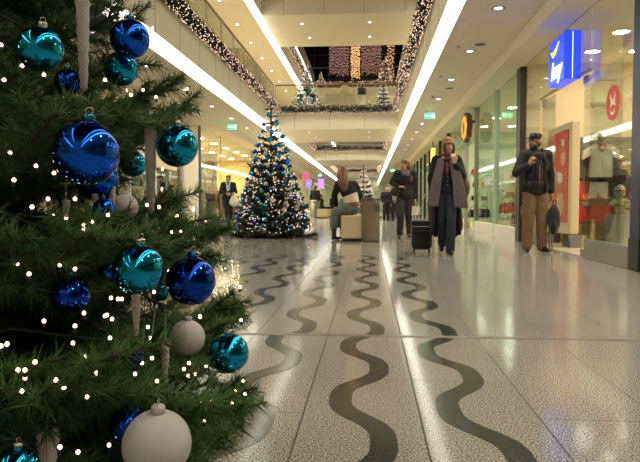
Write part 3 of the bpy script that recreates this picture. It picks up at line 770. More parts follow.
# ---- curtains of lights and dark windows at the end of the upper storey
def light_curtain(x0, x1, y, z0, z1, nstr, m, br, label):
    t = thing('light_curtain', label, 'light curtain', ((x0 + x1) / 2, y, z1))
    mb = MB(); wb = MB()
    for i in range(nstr):
        x = x0 + (x1 - x0) * (i + .5) / nstr; zb_ = z0 + random.uniform(0, .5) * (z1 - z0) * .12; z = z1; yy = y + random.uniform(-.1, .1)
        wb.tube([(x, yy, z1), (x, yy, zb_)], 0.008, 3)
        while z > zb_:
            c = (x + random.uniform(-.03, .03), yy, z); mb.add([(c[0] + p[0] * br, c[1] + p[1] * br, c[2] + p[2] * br) for p in octa], [tuple(f) for f in octf]); z -= random.uniform(.13, .30)
    o = mb.build('bulbs', m, t); o['kind'] = 'stuff'
    o = wb.build('strings', 'bark', t); o['kind'] = 'stuff'
M['bulb_pink'] = glow('curtain bulb', (0.95, 0.48, 0.38), 1.0, 'NONE'); M['bulb_amber'] = glow('amber curtain bulb', (1.0, 0.50, 0.22), 2.2, 'NONE')
light_curtain(-3.2, -1.65, 50, 10.9, 15.9, 24, 'bulb_pink', .03, 'wide curtain of pinkish lights before the dark windows, nearer the cove light')
light_curtain(-1.5, -.75, 50, 10.6, 15.9, 18, 'bulb_amber', .035, 'narrow bright amber curtain of lights in the middle')
light_curtain(-.65, .95, 50, 10.9, 15.9, 24, 'bulb_pink', .03, 'wide curtain of pinkish lights before the dark windows, behind the upper tree')
light_curtain(1.3, 1.85, 47, 9.4, 15.9, 7, 'bulb_amber', .03, 'slim amber curtain of lights at the end beside the gallery')
M['night'] = mat('night window glass', (0.006, 0.012, 0.02), 0.12, spec=0.6)
struct(MB().box(-8, GR + 1.6, 55, 55.1, 8.2, 16).build('window_1', 'night'))
mb = MB()
for x in np.arange(-7.5, 4, 1.3): mb.box(x, x + .06, 54.92, 55, 8.2, 16)
for z in np.arange(9.4, 16, 1.1): mb.box(-8, GR + 1.6, 54.93, 54.99, z, z + .06)
struct(mb.build('window_frame', 'dark_steel'))
# ------------------------------------------------------------------ shop fronts
M['shop_wall_warm'] = mat('warm shop wall', (0.80, 0.66, 0.40), 0.6, var=0.03)
M['shop_wall_green'] = mat('pale green shop wall', (0.60, 0.68, 0.50), 0.6, var=0.03)
M['shop_wall_yellow'] = mat('yellow shop wall', (0.75, 0.56, 0.20), 0.6, var=0.05)
M['shop_floor'] = mat('beige shop floor', (0.58, 0.50, 0.34), 0.25)
M['shelf_glass'] = mat('frosted shelf glass', (0.55, 0.68, 0.55), 0.15)
M['shop_grey'] = mat('grey shop wall', (0.15, 0.13, 0.10), 0.6)
M['dark_red'] = mat('dark red leather', (0.25, 0.02, 0.02), 0.4); M['lilac'] = mat('plum cloth', (0.10, 0.05, 0.12), 0.8)
M['white_cloth'] = mat('white cloth', (0.78, 0.74, 0.66), 0.8); M['brown'] = mat('brown leather', (0.13, 0.06, 0.03), 0.45)
M['skin_doll'] = mat('ivory plush', (0.74, 0.66, 0.50), 0.9); M['gold'] = mat('gold paper', (0.7, 0.42, 0.1), 0.35, 0.6)
kk = [200]
def tr(mb, m):
    kk[0] += 1; return struct(mb.build('trim_%d' % kk[0], m))
def wl(mb, m, name): return struct(mb.build(name, m))

def shop_shell(side, y0, y1, depth, wallm, n, zc=3.42, backm=None):
    g = GR if side > 0 else GL; x0, x1 = (g, g + depth) if side > 0 else (g - depth, g)
    wl(MB().box(x0 + 0.06 if side > 0 else x0, x1 if side > 0 else x1 - 0.06, y1 - 0.12, y1, 0, zc), wallm, 'wall_shop_end_%d' % n)
    xb = x1 if side > 0 else x0
    wl(MB().box(xb - 0.05, xb + 0.05, y0, y1 - 0.12, 0, zc), backm or wallm, 'wall_shop_back_%d' % n)
    wl(MB().box(x0 + 0.07 if side > 0 else x0, x1 if side > 0 else x1 - 0.07, y0, y1 - 0.12, zc, zc + 0.08), 'ceiling', 'ceiling_shop_%d' % n)
    wl(MB().box(x0 + 0.05 if side > 0 else x0 + .05, x1 - 0.05, y0 + .01, y1 - 0.13, 0.001, 0.006), 'shop_floor', 'floor_shop_%d' % n)
def shop_lamps(side, y0, y1, depth, nx, ny, m, label, group, zc=3.42, r=0.12):
    g = GR if side > 0 else GL; src = None
    for i in range(nx):
        for j in range(ny):
            x = g + side * (0.7 + (depth - 1.2) * (i + .3) / nx); y = y0 + (y1 - y0) * (j + .5) / ny
            if src is None:
                src = thing('shop_downlight', label, 'downlight', (x, y, zc), group)
                MB().lathe([(r, 0), (r * 1.15, 0), (r * 1.15, -0.01), (r, -0.01)], (x, y, zc), n=18, cap=False).build('ring', 'white', src)
                MB().lathe([(r, -0.004), (0.0, -0.004)], (x, y, zc), n=16, cap=False).build('lamp', m, src)
            else: dup(src, (x, y, zc), label=label, group=group)
def pane(n, side, y0, y1, z0=0.0, z1=3.4):
    g = GR if side > 0 else GL
    o = MB().box(g - 0.006, g + 0.006, y0, y1, z0, z1).build('window_%d' % n, 'glass'); return struct(o)
def mullion(side, y, w=0.05, m='dark_steel', z0=0, z1=3.4, d=0.06):
    g = GR if side > 0 else GL
    return tr(MB().box(g - d, g + d, y - w, y + w, z0, z1), m)

# right: the shop with the blue sign, y 6.9 to 12.2
shop_shell(1, 1.5, 12.5, 4.2, 'shop_wall_warm', 1)
pane(2, 1, 7.20, 8.72, 0.26); pane(3, 1, 11.2, 12.4, 0.0); pane(4, 1, 8.74, 11.18, 2.58)
pane(5, 1, 1.6, 6.94, 0.26)
tr(MB().box(GR - 0.05, GR + 0.05, 7.20, 8.72, 0, 0.26, b=0.006), 'grey_base'); tr(MB().box(GR - 0.05, GR + 0.05, 1.6, 6.94, 0, 0.26), 'grey_base')
tr(MB().box(GR - 0.07, GR + 0.12, 6.95, 7.19, 0.36, 3.4), 'navy'); tr(MB().box(GR - 0.08, GR + 0.13, 6.94, 7.20, 0, 0.36), 'black_plastic')
tr(MB().box(GR - 0.02, GR + 0.02, 8.72, 11.2, 2.55, 2.58), 'steel')
t = thing('glass_door', 'frameless glass sliding door leaf pushed behind the red-ring window', 'glass door', (GR + 0.06, 8.3, 0))
MB().box(GR + .055, GR + .067, 7.8, 9.15, 0.03, 2.52).build('leaf', 'glass', t)
MB().box(GR + .045, GR + .077, 8.8, 9.15, 0.008, 0.1).build('patch_fitting', 'steel', t); MB().box(GR + .045, GR + .077, 8.95, 9.15, 2.44, 2.54).build('patch_fitting', 'steel', t)
MB().tube([(GR + .03, 9.0, .9), (GR + .03, 9.0, 1.25)], .01, 6).build('handle', 'steel', t)
t = thing('glass_door', 'fixed glass door leaf with a corner fitting behind the man in the cap', 'glass door', (GR, 10.9, 0))
MB().box(GR + .02, GR + .032, 10.4, 11.15, 0.03, 2.52).build('leaf', 'glass', t)
MB().box(GR + .01, GR + .042, 10.95, 11.15, 2.42, 2.54).build('patch_fitting', 'steel', t); MB().box(GR + .01, GR + .042, 10.85, 11.15, 0.008, 0.1).build('patch_fitting', 'steel', t)
shop_lamps(1, 7, 12, 4.2, 4, 4, 'shop_lamp', 'round ceiling lamp inside the shop with the blue sign', 'ceiling lamps inside the shop with the blue sign')
shop_lamps(1, 2, 6.6, 4.2, 2, 2, 'shop_lamp', 'round ceiling lamp at the near end of the shop with the blue sign', 'near ceiling lamps of the shop with the blue sign')
# ceiling projector box
t = thing('ceiling_speaker_box', 'white box loudspeaker hanging under the ceiling behind the red ring sticker', 'loudspeaker', (3.78, 9.3, 3.1))
MB().box(3.66, 3.94, 9.1, 9.45, 2.98, 3.2, b=0.03).build('cabinet', 'white', t); MB().tube([(3.8, 9.3, 3.2), (3.8, 9.3, 3.42)], .015, 8).build('bracket', 'white', t)
# poster stand
t = thing('poster_stand', 'cream upright stand with a red poster of children in white hats', 'poster stand', (3.45, 11.1, 0))
MB().box(3.40, 3.54, 10.80, 12.25, 0.22, 2.14, b=0.01).build('frame', 'cream', t)
def poster():
    m, nt, out = new_mat('red poster'); L = nt.links.new
    b = N(nt, 'ShaderNodeBsdfPrincipled'); L(b.outputs[0], out.inputs[0]); b.inputs['Roughness'].default_value = 0.4
    tc = N(nt, 'ShaderNodeTexCoord'); sp = N(nt, 'ShaderNodeSeparateXYZ'); L(tc.outputs['Object'], sp.inputs[0])
    r = N(nt, 'ShaderNodeValToRGB'); mp = N(nt, 'ShaderNodeMapRange'); mp.inputs[1].default_value = 0.4; mp.inputs[2].default_value = 2.05
    L(sp.outputs[2], mp.inputs[0]); L(mp.outputs[0], r.inputs[0])
    e = r.color_ramp.elements; e[0].color = (0.75, 0.2, 0.09, 1); e[1].color = (0.62, 0.02, 0.015, 1); k = e.new(.45); k.color = (0.80, 0.16, 0.07, 1)
    L(r.outputs[0], b.inputs['Base Color']); return m
M['poster'] = poster()
pr = MB().box(3.385, 3.402, 10.95, 12.12, 0.42, 2.02).build('poster', 'poster', t)
def fig(y, z, s, hat=True):
    mb = MB(); mb.ball((3.383, y, z), (0.006, .13 * s, .16 * s), 16, 10); mb.slot(1)
    mb.ball((3.380, y, z + .15 * s), (0.008, .15 * s, .10 * s), 16, 8); mb.ball((3.378, y + .1 * s, z + .22 * s), (0.008, .05 * s, .05 * s), 10, 8)
    mb.slot(2); mb.ball((3.383, y, z - .3 * s), (0.005, .22 * s, .22 * s), 16, 8)
    mb.build('printed_figure', [mat('print skin', (.55, .28, .14)), 'white_cloth', mat('print jumper', (.75, .45, .3))], pr)
fig(11.78, 1.55, 1.0); fig(11.35, 1.05, 1.0); fig(11.2, 1.72, .6)
MB().prism([(10.65, 0.0), (11.1, 0.0), (11.05, .22), (10.77, .22)], 0, 3.36, 3.6).build('foot', 'dark_steel', t)
MB().prism([(12.0, 0.0), (12.3, 0.0), (12.3, .22), (12.0, .22)], 0, 3.36, 3.6).build('foot', 'dark_steel', t)
o = MB().prism([(3.56, 0.006), (3.86, 0.006), (3.82, .2), (3.60, .24)], 1, 9.8, 10.1).build('floor_display_wedge', 'dark_steel'); tag(o, 'low dark wedge-shaped foot on the shop floor left of the white block', 'display foot')
# white display block and toys
o = MB().box(3.18, 3.62, 8.2, 8.66, 0.006, 0.60, b=0.006).build('display_block', 'white'); tag(o, 'cream display block behind the shop window carrying two plush toys', 'display block')
def plush(x, y, z, s, label):
    t = thing('plush_toy', label, 'toy', (x, y, z))
    mb = MB(); mb.capsule((x, y, z + .07 * s), (x, y, z + .15 * s), .06 * s, .05 * s); mb.capsule((x - .04 * s, y, z + .16 * s), (x - .11 * s, y - .05 * s, z + .12 * s), .024 * s, .026 * s)
    mb.capsule((x + .04 * s, y, z + .16 * s), (x + .11 * s, y - .05 * s, z + .13 * s), .024 * s, .026 * s)
    mb.capsule((x - .03 * s, y, z + .04 * s), (x - .06 * s, y - .09 * s, z + .025 * s), .03 * s, .025 * s); mb.capsule((x + .03 * s, y, z + .04 * s), (x + .06 * s, y - .09 * s, z + .025 * s), .03 * s, .025 * s)
    mb.build('body', 'skin_doll', t, True)
    hd = MB().ball((x, y - .01, z + .245 * s), .06 * s).build('head', 'skin_doll', t, True)
    e = MB(); e.ball((x - .02 * s, y - .065 * s, z + .25 * s), .007 * s, 8, 6); e.ball((x + .02 * s, y - .065 * s, z + .25 * s), .007 * s, 8, 6); e.build('eyes', 'black_plastic', hd)
    h = MB(); h.lathe([(.062 * s, 0), (.065 * s, .02 * s), (.05 * s, .05 * s), (.02 * s, .08 * s), (.001, .085 * s)], (x, y, z + .26 * s), 16); h.build('knitted_hat', 'white_cloth', t, True)
    b = MB(); b.lathe([(.066 * s, 0), (.067 * s, .012 * s), (.064 * s, .014 * s)], (x, y, z + .265 * s), 16, cap=False); b.build('hat_band', 'red', t, True)
    MB().tube([(x - .06 * s, y - .03, z + .12 * s), (x, y - .065 * s, z + .1 * s), (x + .06 * s, y - .03, z + .12 * s)], .012 * s, 6).build('scarf', 'gold', t, True)
plush(3.27, 8.42, .60, 1.15, 'ivory plush toy with knitted hat sitting nearer the door on the display block')
plush(3.45, 8.4, .60, .95, 'smaller ivory plush toy beside the frame on the display block')
# red ring sticker on the glass
M['sticker_red'] = mat('red sticker', (0.62, 0.05, 0.03), 0.4); M['sticker_white'] = mat('white sticker', (0.8, 0.78, 0.66), 0.4)
t = thing('window_sticker', 'round red and white sticker high on the shop window', 'sticker', (GR - .01, 7.900, 1.98))
def disc(r0, r1, x, yc, zc, nn=40, sy=1, sz=1):
    mb = MB(); vs = []; fs = []
    for i in range(nn):
        a = 2 * PI * i / nn
        for (r_, xx) in ((r0, x), (r1, x), (r0, x + .003), (r1, x + .003)): vs.append((xx, yc + r_ * sy * math.cos(a), zc + r_ * sz * math.sin(a)))
    for i in range(nn):
        a = 4 * i; b = 4 * ((i + 1) % nn); fs += [(a, a + 1, b + 1, b), (a + 2, b + 2, b + 3, a + 3), (a + 1, a + 3, b + 3, b + 1), (a, b, b + 2, a + 2)]
    return mb.add(vs, fs)
disc(0.155, .215, GR - .0125, 7.900, 1.98).build('ring', 'sticker_red', t)
disc(0.0005, .155, GR - .0115, 7.900, 1.98).build('disc', 'sticker_red', t)
mb = MB()
for pts in ([(7.830, 2.10), (7.880, 2.02), (7.930, 2.02), (7.975, 2.10), (7.990, 2.06), (7.960, 1.99), (7.995, 1.93), (7.930, 1.955), (7.880, 1.955), (7.810, 1.93), (7.840, 1.99), (7.820, 2.06)],
            [(7.820, 1.91), (7.860, 1.875), (7.900, 1.862), (7.950, 1.875), (7.985, 1.91), (7.960, 1.845), (7.900, 1.825), (7.840, 1.845)]):
    mb.prism(pts, 0, GR - .0155, GR - .0128)
mb.build('emblem', 'sticker_white', t)
# blue lit blade sign
def blue_sign_mat():
    m, nt, out = new_mat('blue lit sign'); L = nt.links.new
    e = N(nt, 'ShaderNodeEmission'); b = N(nt, 'ShaderNodeBsdfPrincipled'); b.inputs['Base Color'].default_value = (.02, .05, .5, 1); b.inputs['Roughness'].default_value = .25
    e.inputs[0].default_value = (0.012, 0.055, 0.85, 1); e.inputs[1].default_value = .75
    a = N(nt, 'ShaderNodeAddShader'); L(e.outputs[0], a.inputs[0]); L(b.outputs[0], a.inputs[1]); L(a.outputs[0], out.inputs[0]); return m
M['blue_sign'] = blue_sign_mat(); M['sign_white'] = glow('lit white letters', (.75, .85, 1), 1.4); M['sign_yellow'] = glow('lit yellow', (.85, .95, .05), 1.1)
t = thing('blade_sign', 'blue lit box sign with white letters and a yellow swoosh above the shop door', 'shop sign', (2.86, 9.465, 2.85))
MB().box(2.74, 2.96, 9.085, 9.845, 2.51, 3.18, b=.012).build('light_box', 'blue_sign', t)
MB().box(2.735, 2.965, 9.077, 9.085, 2.505, 3.185).build('end_panel', 'blue_sign', t)
MB().box(2.845, 2.853, 9.073, 9.078, 2.52, 3.17).build('seam', 'sign_white', t)
MB().box(2.96, 2.975, 9.285, 9.645, 2.7, 3.0).build('wall_bracket', 'steel', t)
fc = bpy.data.curves.new('letters', 'FONT'); fc.body = 'key'; fc.size = .36; fc.extrude = .004; fc.align_x = 'CENTER'; fc.align_y = 'CENTER'; fc.shear = .25; fc.offset = .006
lo = bpy.data.objects.new('letters_tmp', fc); C.objects.link(lo)
bpy.context.view_layer.update()
me = bpy.data.meshes.new_from_object(lo.evaluated_get(bpy.context.evaluated_depsgraph_get())); bpy.data.objects.remove(lo)
me.materials.clear(); me.materials.append(M['sign_white']); lo = bpy.data.objects.new('lettering', me); C.objects.link(lo); lo.parent = t
lo.matrix_local = Matrix.Translation(Vector((2.735, 9.465, 2.70)) - t.location) @ Matrix(((0, 0, -1, 0), (-1, 0, 0, 0), (0, 1, 0, 0), (0, 0, 0, 1)))
MB().prism([(9.745, 3.02), (9.635, 2.92), (9.505, 2.95), (9.335, 3.10), (9.485, 3.03), (9.605, 3.0)], 0, 2.731, 2.738).build('swoosh', 'sign_yellow', t)

# clothes on the rail against the end wall
t = thing('clothes_rail', 'chrome clothes rail along the back of the shop with the blue sign', 'clothes rail', (4.5, 12.20, 2.0))
MB().tube([(3.8, 12.16, 1.98), (5.6, 12.16, 1.98)], .014, 8).build('bar', 'steel', t); 
for x in (3.85, 4.7, 5.55): MB().tube([(x, 12.16, 1.98), (x, 12.37, 1.98)], .012, 6).build('bracket', 'steel', t)
def top(x, y, z, w, h, m, label, sleeve=.16, cat='shirt', trim=None, name='hanging_shirt'):
    t = thing(name, label, cat, (x, y, z))
    mb = MB(); wv = w / 2; d = .045
    outl = [(-wv, -h), (wv, -h), (wv * .95, -.22), (wv + sleeve, -.30), (wv + sleeve * .9, -.14), (wv * .8, -.02), (.07, 0), (.04, -.05), (-.04, -.05), (-.07, 0), (-wv * .8, -.02), (-wv - sleeve * .9, -.14), (-wv - sleeve, -.30), (-wv * .95, -.22)]
    mb.prism([(x + a, z + b) for a, b in outl], 1, y - d, y + d); mb.build('garment', m, t)
    if trim: MB().tube([(x - .08, y - .05, z), (x - .03, y - .055, z - .12), (x, y - .06, z - .15), (x + .03, y - .055, z - .12), (x + .08, y - .05, z)], .014, 6).build('neck_trim', trim, t)
    MB().tube([(x - .15, y, z - .03), (x, y, z + .02), (x + .15, y, z - .03)], .008, 6).build('hanger', 'steel', t)
    return t
top(3.98, 12.10, 1.92, .34, .72, 'lilac', 'dark plum top hanging beside the poster stand', .1)
top(4.28, 11.92, 1.86, .40, .62, 'white_cloth', 'white shirt with a red neckline on the shop rail', .14, trim='red')
top(4.60, 12.08, 1.88, .36, .66, 'red', 'red shirt hanging right of the white shirt', .14)
top(4.98, 12.10, 1.88, .34, .66, 'dark_red', 'dark red shirt at the end of the shop rail', .1)
def lowcloth(x, z, w, h, m, label, y=12.05, cat='shorts', name='hanging_shorts'):
    t = thing(name, label, cat, (x, y, z)); wv = w / 2
    MB().prism([(x - wv * .8, z), (x + wv * .8, z), (x + wv, z - h), (x + wv * .15, z - h * .95), (x, z - h * .55), (x - wv * .15, z - h * .95), (x - wv, z - h)], 1, y - .05, y + .05).build('garment', m, t)
    MB().box(x - wv * .82, x + wv * .82, y - .054, y + .054, z - .05, z).build('waistband', 'black', t)
lowcloth(3.92, 1.22, .34, .42, 'red', 'red shorts nearest the poster stand on the lower row')
lowcloth(4.28, 1.20, .38, .36, 'white_cloth', 'white shorts hanging below the white shirt')
lowcloth(4.62, 1.28, .36, .42, 'black', 'black shorts hanging below the red shirt')
lowcloth(4.98, 1.22, .34, .4, 'dark_red', 'dark red shorts below the dark red shirt')
def bag(x, y, z, s, m, label, cat='bag', name='hand_bag'):
    t = thing(name, label, cat, (x, y, z))
    mb = MB(); mb.prism([(x - .16 * s, z + .02 * s), (x - .13 * s, z), (x + .13 * s, z), (x + .16 * s, z + .02 * s), (x + .12 * s, z + .22 * s), (x - .12 * s, z + .22 * s)], 1, y - .06 * s, y + .06 * s); mb.build('bag_body', m, t)
    MB().tube([(x + .08 * s * math.cos(a), y, z + .22 * s + .11 * s * math.sin(a)) for a in [PI * i / 10 for i in range(11)]], .008 * s, 6).build('handle', m, t)
    return t
bag(3.85, 11.90, .42, 1.2, 'red', 'red bag low on the shelf beside the poster stand'); bag(4.25, 11.90, .42, 1.35, 'red', 'larger red bag on the low shelf under the white shorts'); bag(4.62, 11.92, .42, 1.1, 'dark_red', 'dark red bag on the low shelf under the black shorts')
t = thing('wall_shelf', 'low wooden shelf with bags under the clothes rail', 'shelf', (4.5, 12.15, .4))
MB().box(3.7, 5.6, 11.75, 12.36, .38, .42).build('board', 'brown', t)
for x in (3.72, 4.65, 5.56): MB().box(x, x + .03, 11.80, 12.34, .006, .38).build('side', 'cream', t)
MB().box(3.75, 5.56, 12.03, 12.36, .42, 1.99).build('back_panel', 'shop_grey', t)

# right: green-lit accessories shop, y 12.2 to 23.4
shop_shell(1, 12.5, 23.8, 4.0, 'shop_wall_green', 2)
pane(6, 1, 12.62, 17.6, .26); pane(7, 1, 19.4, 23.6, .26); pane(8, 1, 17.65, 19.35, 2.5)
tr(MB().box(GR - .05, GR + .05, 12.6, 17.6, 0, .26), 'white'); tr(MB().box(GR - .05, GR + .05, 19.4, 23.7, 0, .26), 'white')
mullion(1, 12.5, .09); mullion(1, 12.66, .035, 'navy'); mullion(1, 17.62, .02, 'steel'); mullion(1, 19.38, .02, 'steel'); mullion(1, 23.8, .09)
mullion(1, 14.9, .012, 'shelf_glass')
shop_lamps(1, 12.5, 23, 4.0, 3, 5, 'green_lamp', 'round ceiling lamp inside the accessories shop behind the woman in the knitted hat', 'ceiling lamps inside the accessories shop')
def goods(kind, x, y, z, s, m, label):
    if kind == 'bag': return bag(x, y, z, s, m, label)
    if kind == 'box':
        t = thing('gift_box', label, 'box', (x, y, z)); MB().box(x - .1 * s, x + .1 * s, y - .08 * s, y + .08 * s, z, z + .12 * s, b=.004).build('carton', m, t)
        MB().box(x - .105 * s, x + .105 * s, y - .085 * s, y + .085 * s, z + .12 * s, z + .15 * s, b=.003).build('lid', m, t); return t
    if kind == 'vase':
        t = MB().lathe([(.04 * s, 0), (.09 * s, .06 * s), (.07 * s, .16 * s), (.035 * s, .2 * s), (.05 * s, .25 * s), (.001, .25 * s)], (x, y, z), 16).build('vase', m, None, True); return tag(t, label, 'vase')
def shelf_unit(x0, x1, y0, y1, z0, zs, label, stock, base_m='cream', along='x'):
    t = thing('display_shelf', label, 'display shelf', ((x0 + x1) / 2, (y0 + y1) / 2, 0.006))
    MB().box(x0, x1, y0, y1, .006, z0, b=.005).build('plinth', base_m, t)
    for z in zs: MB().box(x0, x1, y0, y1, z - .015, z, b=.003).build('shelf', 'shelf_glass', t)
    for (x, y) in ((x0 + .01, y0 + .01), (x1 - .01, y0 + .01), (x0 + .01, y1 - .01), (x1 - .01, y1 - .01)): MB().tube([(x, y, z0), (x, y, max(zs) + .02)], .012, 6).build('upright', 'steel', t)
    for (kind, u, v, z, s, m, lab) in stock: goods(kind, x0 + (x1 - x0) * u, y0 + (y1 - y0) * v, z, s, m, lab)
shelf_unit(3.1, 3.75, 19.5, 20.0, .18, (.32, .85, 1.25, 1.65), 'glass shelf unit with bags and boxes right of the woman in the knitted hat', [
    ('bag', .25, .5, .32, 1.1, 'black', 'black handbag on the lowest glass shelf'), ('bag', .75, .5, .32, 1.2, 'black_plastic', 'shiny black handbag on the lowest glass shelf, farther from the door'),
    ('box', .3, .5, .85, 1.0, 'black_plastic', 'black gift box on the second glass shelf'), ('box', .75, .5, .85, .9, 'brown', 'brown gift box on the second glass shelf'),
    ('vase', .3, .5, 1.25, .9, 'brown', 'small brown vase on the third glass shelf'), ('vase', .7, .5, 1.25, .8, 'gold', 'small gold vase on the third glass shelf'),
    ('bag', .3, .5, 1.65, .8, 'red', 'small red bag on the top glass shelf'), ('vase', .75, .5, 1.65, .8, 'white', 'white vase on the top glass shelf')])
shelf_unit(3.4, 4.2, 16.2, 16.7, .3, (.5, .9, 1.3), 'low glass display with handbags in the middle of the accessories shop', [
    ('bag', .2, .5, .5, 1.3, 'red', 'bright red handbag on the low glass display'), ('bag', .7, .5, .5, 1.2, 'black', 'black handbag beside the bright red one'),
    ('box', .3, .5, .9, 1, 'dark_red', 'dark red box on the low glass display'), ('box', .75, .5, .9, 1, 'black_plastic', 'black box on the low glass display'), ('vase', .5, .5, 1.3, 1, 'shelf_glass', 'greenish vase on the low glass display')])
shelf_unit(3.15, 3.7, 13.5, 14.1, .28, (.3,), 'window plinth with a dark bucket bag next to the navy frame', [
    ('bag', .25, .5, .3, 1.3, 'brown', 'brown handbag on the window plinth'), ('bag', .75, .4, .3, 1.5, 'black_plastic', 'black handbag on the window plinth beside the navy frame')], 'brown')
shelf_unit(5.2, 6.8, 22.8, 23.5, .4, (.6, 1.0, 1.4, 1.8), 'wall shelves at the back of the accessories shop', [
    ('box', .2, .4, .6, 1.2, 'brown', 'brown box at the back of the accessories shop'), ('vase', .6, .4, .6, 1.3, 'white', 'white vase low at the back of the accessories shop'), ('bag', .3, .4, 1.0, 1.2, 'lilac', 'plum bag at the back of the accessories shop'),
    ('vase', .7, .4, 1.4, 1.2, 'gold', 'gold vase at the back of the accessories shop')])
shelf_unit(4.6, 5.6, 14.5, 15.0, .3, (.5, .9, 1.3, 1.7), 'tall glass shelves deeper inside the accessories shop', [
    ('box', .2, .4, .5, 1.2, 'black', 'black box on the tall glass shelves'), ('bag', .6, .4, .5, 1.3, 'brown', 'brown bag on the tall glass shelves'), ('bag', .3, .4, .9, 1.2, 'dark_red', 'dark red bag on the tall glass shelves'),
    ('vase', .7, .4, 1.3, 1.2, 'white', 'white vase on the tall glass shelves'), ('box', .4, .4, 1.7, 1.2, 'gold', 'gold box on the tall glass shelves')])
for (x, y, z, r_, lab) in ((3.25, 19.3, 1.62, .09, 'red Christmas ball hanging above the glass shelf unit'), (3.3, 13.4, 2.05, .085, 'red Christmas ball hanging high beside the navy frame'), (3.9, 17.3, 1.5, .06, 'red Christmas ball hanging deeper in the accessories shop')):
    t = thing('hanging_ball', lab, 'bauble', (x, y, z)); MB().ball((x, y, z), r_, 20, 12).build('ball', mat('red gloss', (.6, .02, .02), .15), t, True); MB().tube([(x, y, z + r_), (x, y, 3.42)], .003, 4).build('thread', 'steel', t)
# lobed dark blade sign with an orange face
M['orange_lit'] = glow('orange lit sign', (.95, .42, .06), .9)
t = thing('blade_sign', 'dark lobed blade sign with an orange lit face above the accessories shop', 'shop sign', (2.7, 17.7, 2.87))
def lobed(sy, sz, n=48):
    return [(17.7 + sy * math.cos(2 * PI * i / n) * (1 + .10 * math.cos(8 * 2 * PI * i / n)), 2.87 + sz * math.sin(2 * PI * i / n) * (1 + .10 * math.cos(8 * 2 * PI * i / n))) for i in range(n)]
MB().prism(lobed(.55, .38), 0, 2.64, 2.78).build('case', 'brown', t); MB().prism(lobed(.44, .30), 0, 2.628, 2.64).build('face', 'orange_lit', t)
MB().prism([(17.7 + .18 * math.cos(a), 2.87 + .2 * math.sin(a)) for a in [2 * PI * i / 5 for i in range(5)]], 0, 2.618, 2.628).build('emblem', 'brown', t)
MB().box(2.78, 2.96, 17.6, 17.8, 3.0, 3.06).build('bracket', 'dark_steel', t)

# right: further shops
def simple_front(side, y0, y1, n, wallm, lampm, label, depth=3.5, fm='dark_steel', step=2.6):
    shop_shell(side, y0, y1, depth, wallm, n)
    y = y0 + .1
    pane(10 + n, side, y0 + .1, y1 - .1)
    while y < y1 - .5: mullion(side, y, .035, fm); y += step
    shop_lamps(side, y0, y1, depth, 2, max(2, int((y1 - y0) / 3)), lampm, 'round ceiling lamp inside ' + label, 'ceiling lamps inside ' + label)
simple_front(1, 23.9, 31, 3, 'shop_wall_yellow', 'shop_lamp', 'the shop with the yellow sign'); simple_front(1, 31, 44, 4, 'shop_wall_green', 'green_lamp', 'the third shop along that side')
simple_front(1, 44, 62, 5, 'shop_wall_warm', 'shop_lamp', 'the fourth shop along that side'); simple_front(1, 62, 91.9, 6, 'shop_wall_green', 'green_lamp', 'the last shop along that side')
def small_sign(x, y, z, m, label, w=.12, l=.8, h=.6):
    t = thing('blade_sign', label, 'shop sign', (x, y, z)); MB().box(x - w / 2, x + w / 2, y - l / 2, y + l / 2, z - h / 2, z + h / 2, b=.01).build('light_box', m, t); MB().box(x - .02, x + .02, y - .02, y + .02, z + h / 2, max(ZB, z + h / 2 + .1)).build('hanger', 'dark_steel', t)
M['yellow_lit'] = glow('yellow lit sign', (.9, .8, .12), 1.2); M['violet_lit'] = glow('violet lit sign', (.28, .12, .9), 2.2); M['pink_lit'] = glow('pink lit sign', (.9, .12, .25), .8)
small_sign(2.7, 26.8, 2.8, 'yellow_lit', 'yellow lit blade sign behind the woman in the knitted hat')
small_sign(-5.1, 66, 2.9, 'violet_lit', 'violet lit sign far away on the left shop row', .6, .2, 1.0)
small_sign(-5.3, 52, 3.05, 'pink_lit', 'pink lit sign just right of the tall tree', .5, .2, .6)

# left side shops
shop_shell(-1, 20.9, 38, 7.5, 'shop_wall_yellow', 7, backm='shop_wall_yellow')
pane(30, -1, 21.1, 30.4, .16); pane(31, -1, 30.5, 37.8, .16)
tr(MB().box(GL - .04, GL + .04, 21.1, 30.4, 0, .16), 'purple'); tr(MB().box(GL - .04, GL + .04, 30.5, 37.8, 0, .16), 'purple')
mullion(-1, 24.0, .008, 'steel', d=.012); mullion(-1, 30.5, .03, 'steel')
tr(MB().box(GL - .12, GL + .05, 20.75, 20.98, 0, 3.4), 'navy')
shop_lamps(-1, 21.5, 37.5, 7.5, 5, 7, 'shop_lamp_bright', 'round ceiling lamp inside the bright shop behind the woman with the white bag', 'ceiling lamps inside the bright left shop', r=.15)
tr(MB().box(GL - .3, GL + .02, 19.3, 20.75, 0, 3.4), 'plaster'); tr(MB().box(GL - .05, GL + .04, 19.05, 19.3, 0, 3.4), 'white')
shop_shell(-1, 9, 19.3, 3.5, 'shop_wall_warm', 8)
pane(32, -1, 9.1, 19.0, .2); tr(MB().box(GL - .04, GL + .04, 9.1, 19.0, 0, .2), 'white')
for y in (10.6, 12.6, 14.6, 16.4, 17.6): mullion(-1, y, .04, 'white')
tr(MB().box(GL - .05, GL + .05, 12.7, 19.0, 2.25, 3.4), 'cream')
shop_lamps(-1, 9.2, 19, 3.5, 2, 5, 'shop_lamp', 'round ceiling lamp inside the toy shop behind the near tree', 'ceiling lamps inside the toy shop', r=.1)
shop_shell(-1, -8, 9, 3.5, 'shop_wall_warm', 9); pane(33, -1, -7.9, 8.9)
shop_lamps(-1, -7, 9, 3.5, 1, 4, 'shop_lamp', 'round ceiling lamp inside the shop nearest the camera on the left', 'ceiling lamps of the nearest left shop', r=.1)
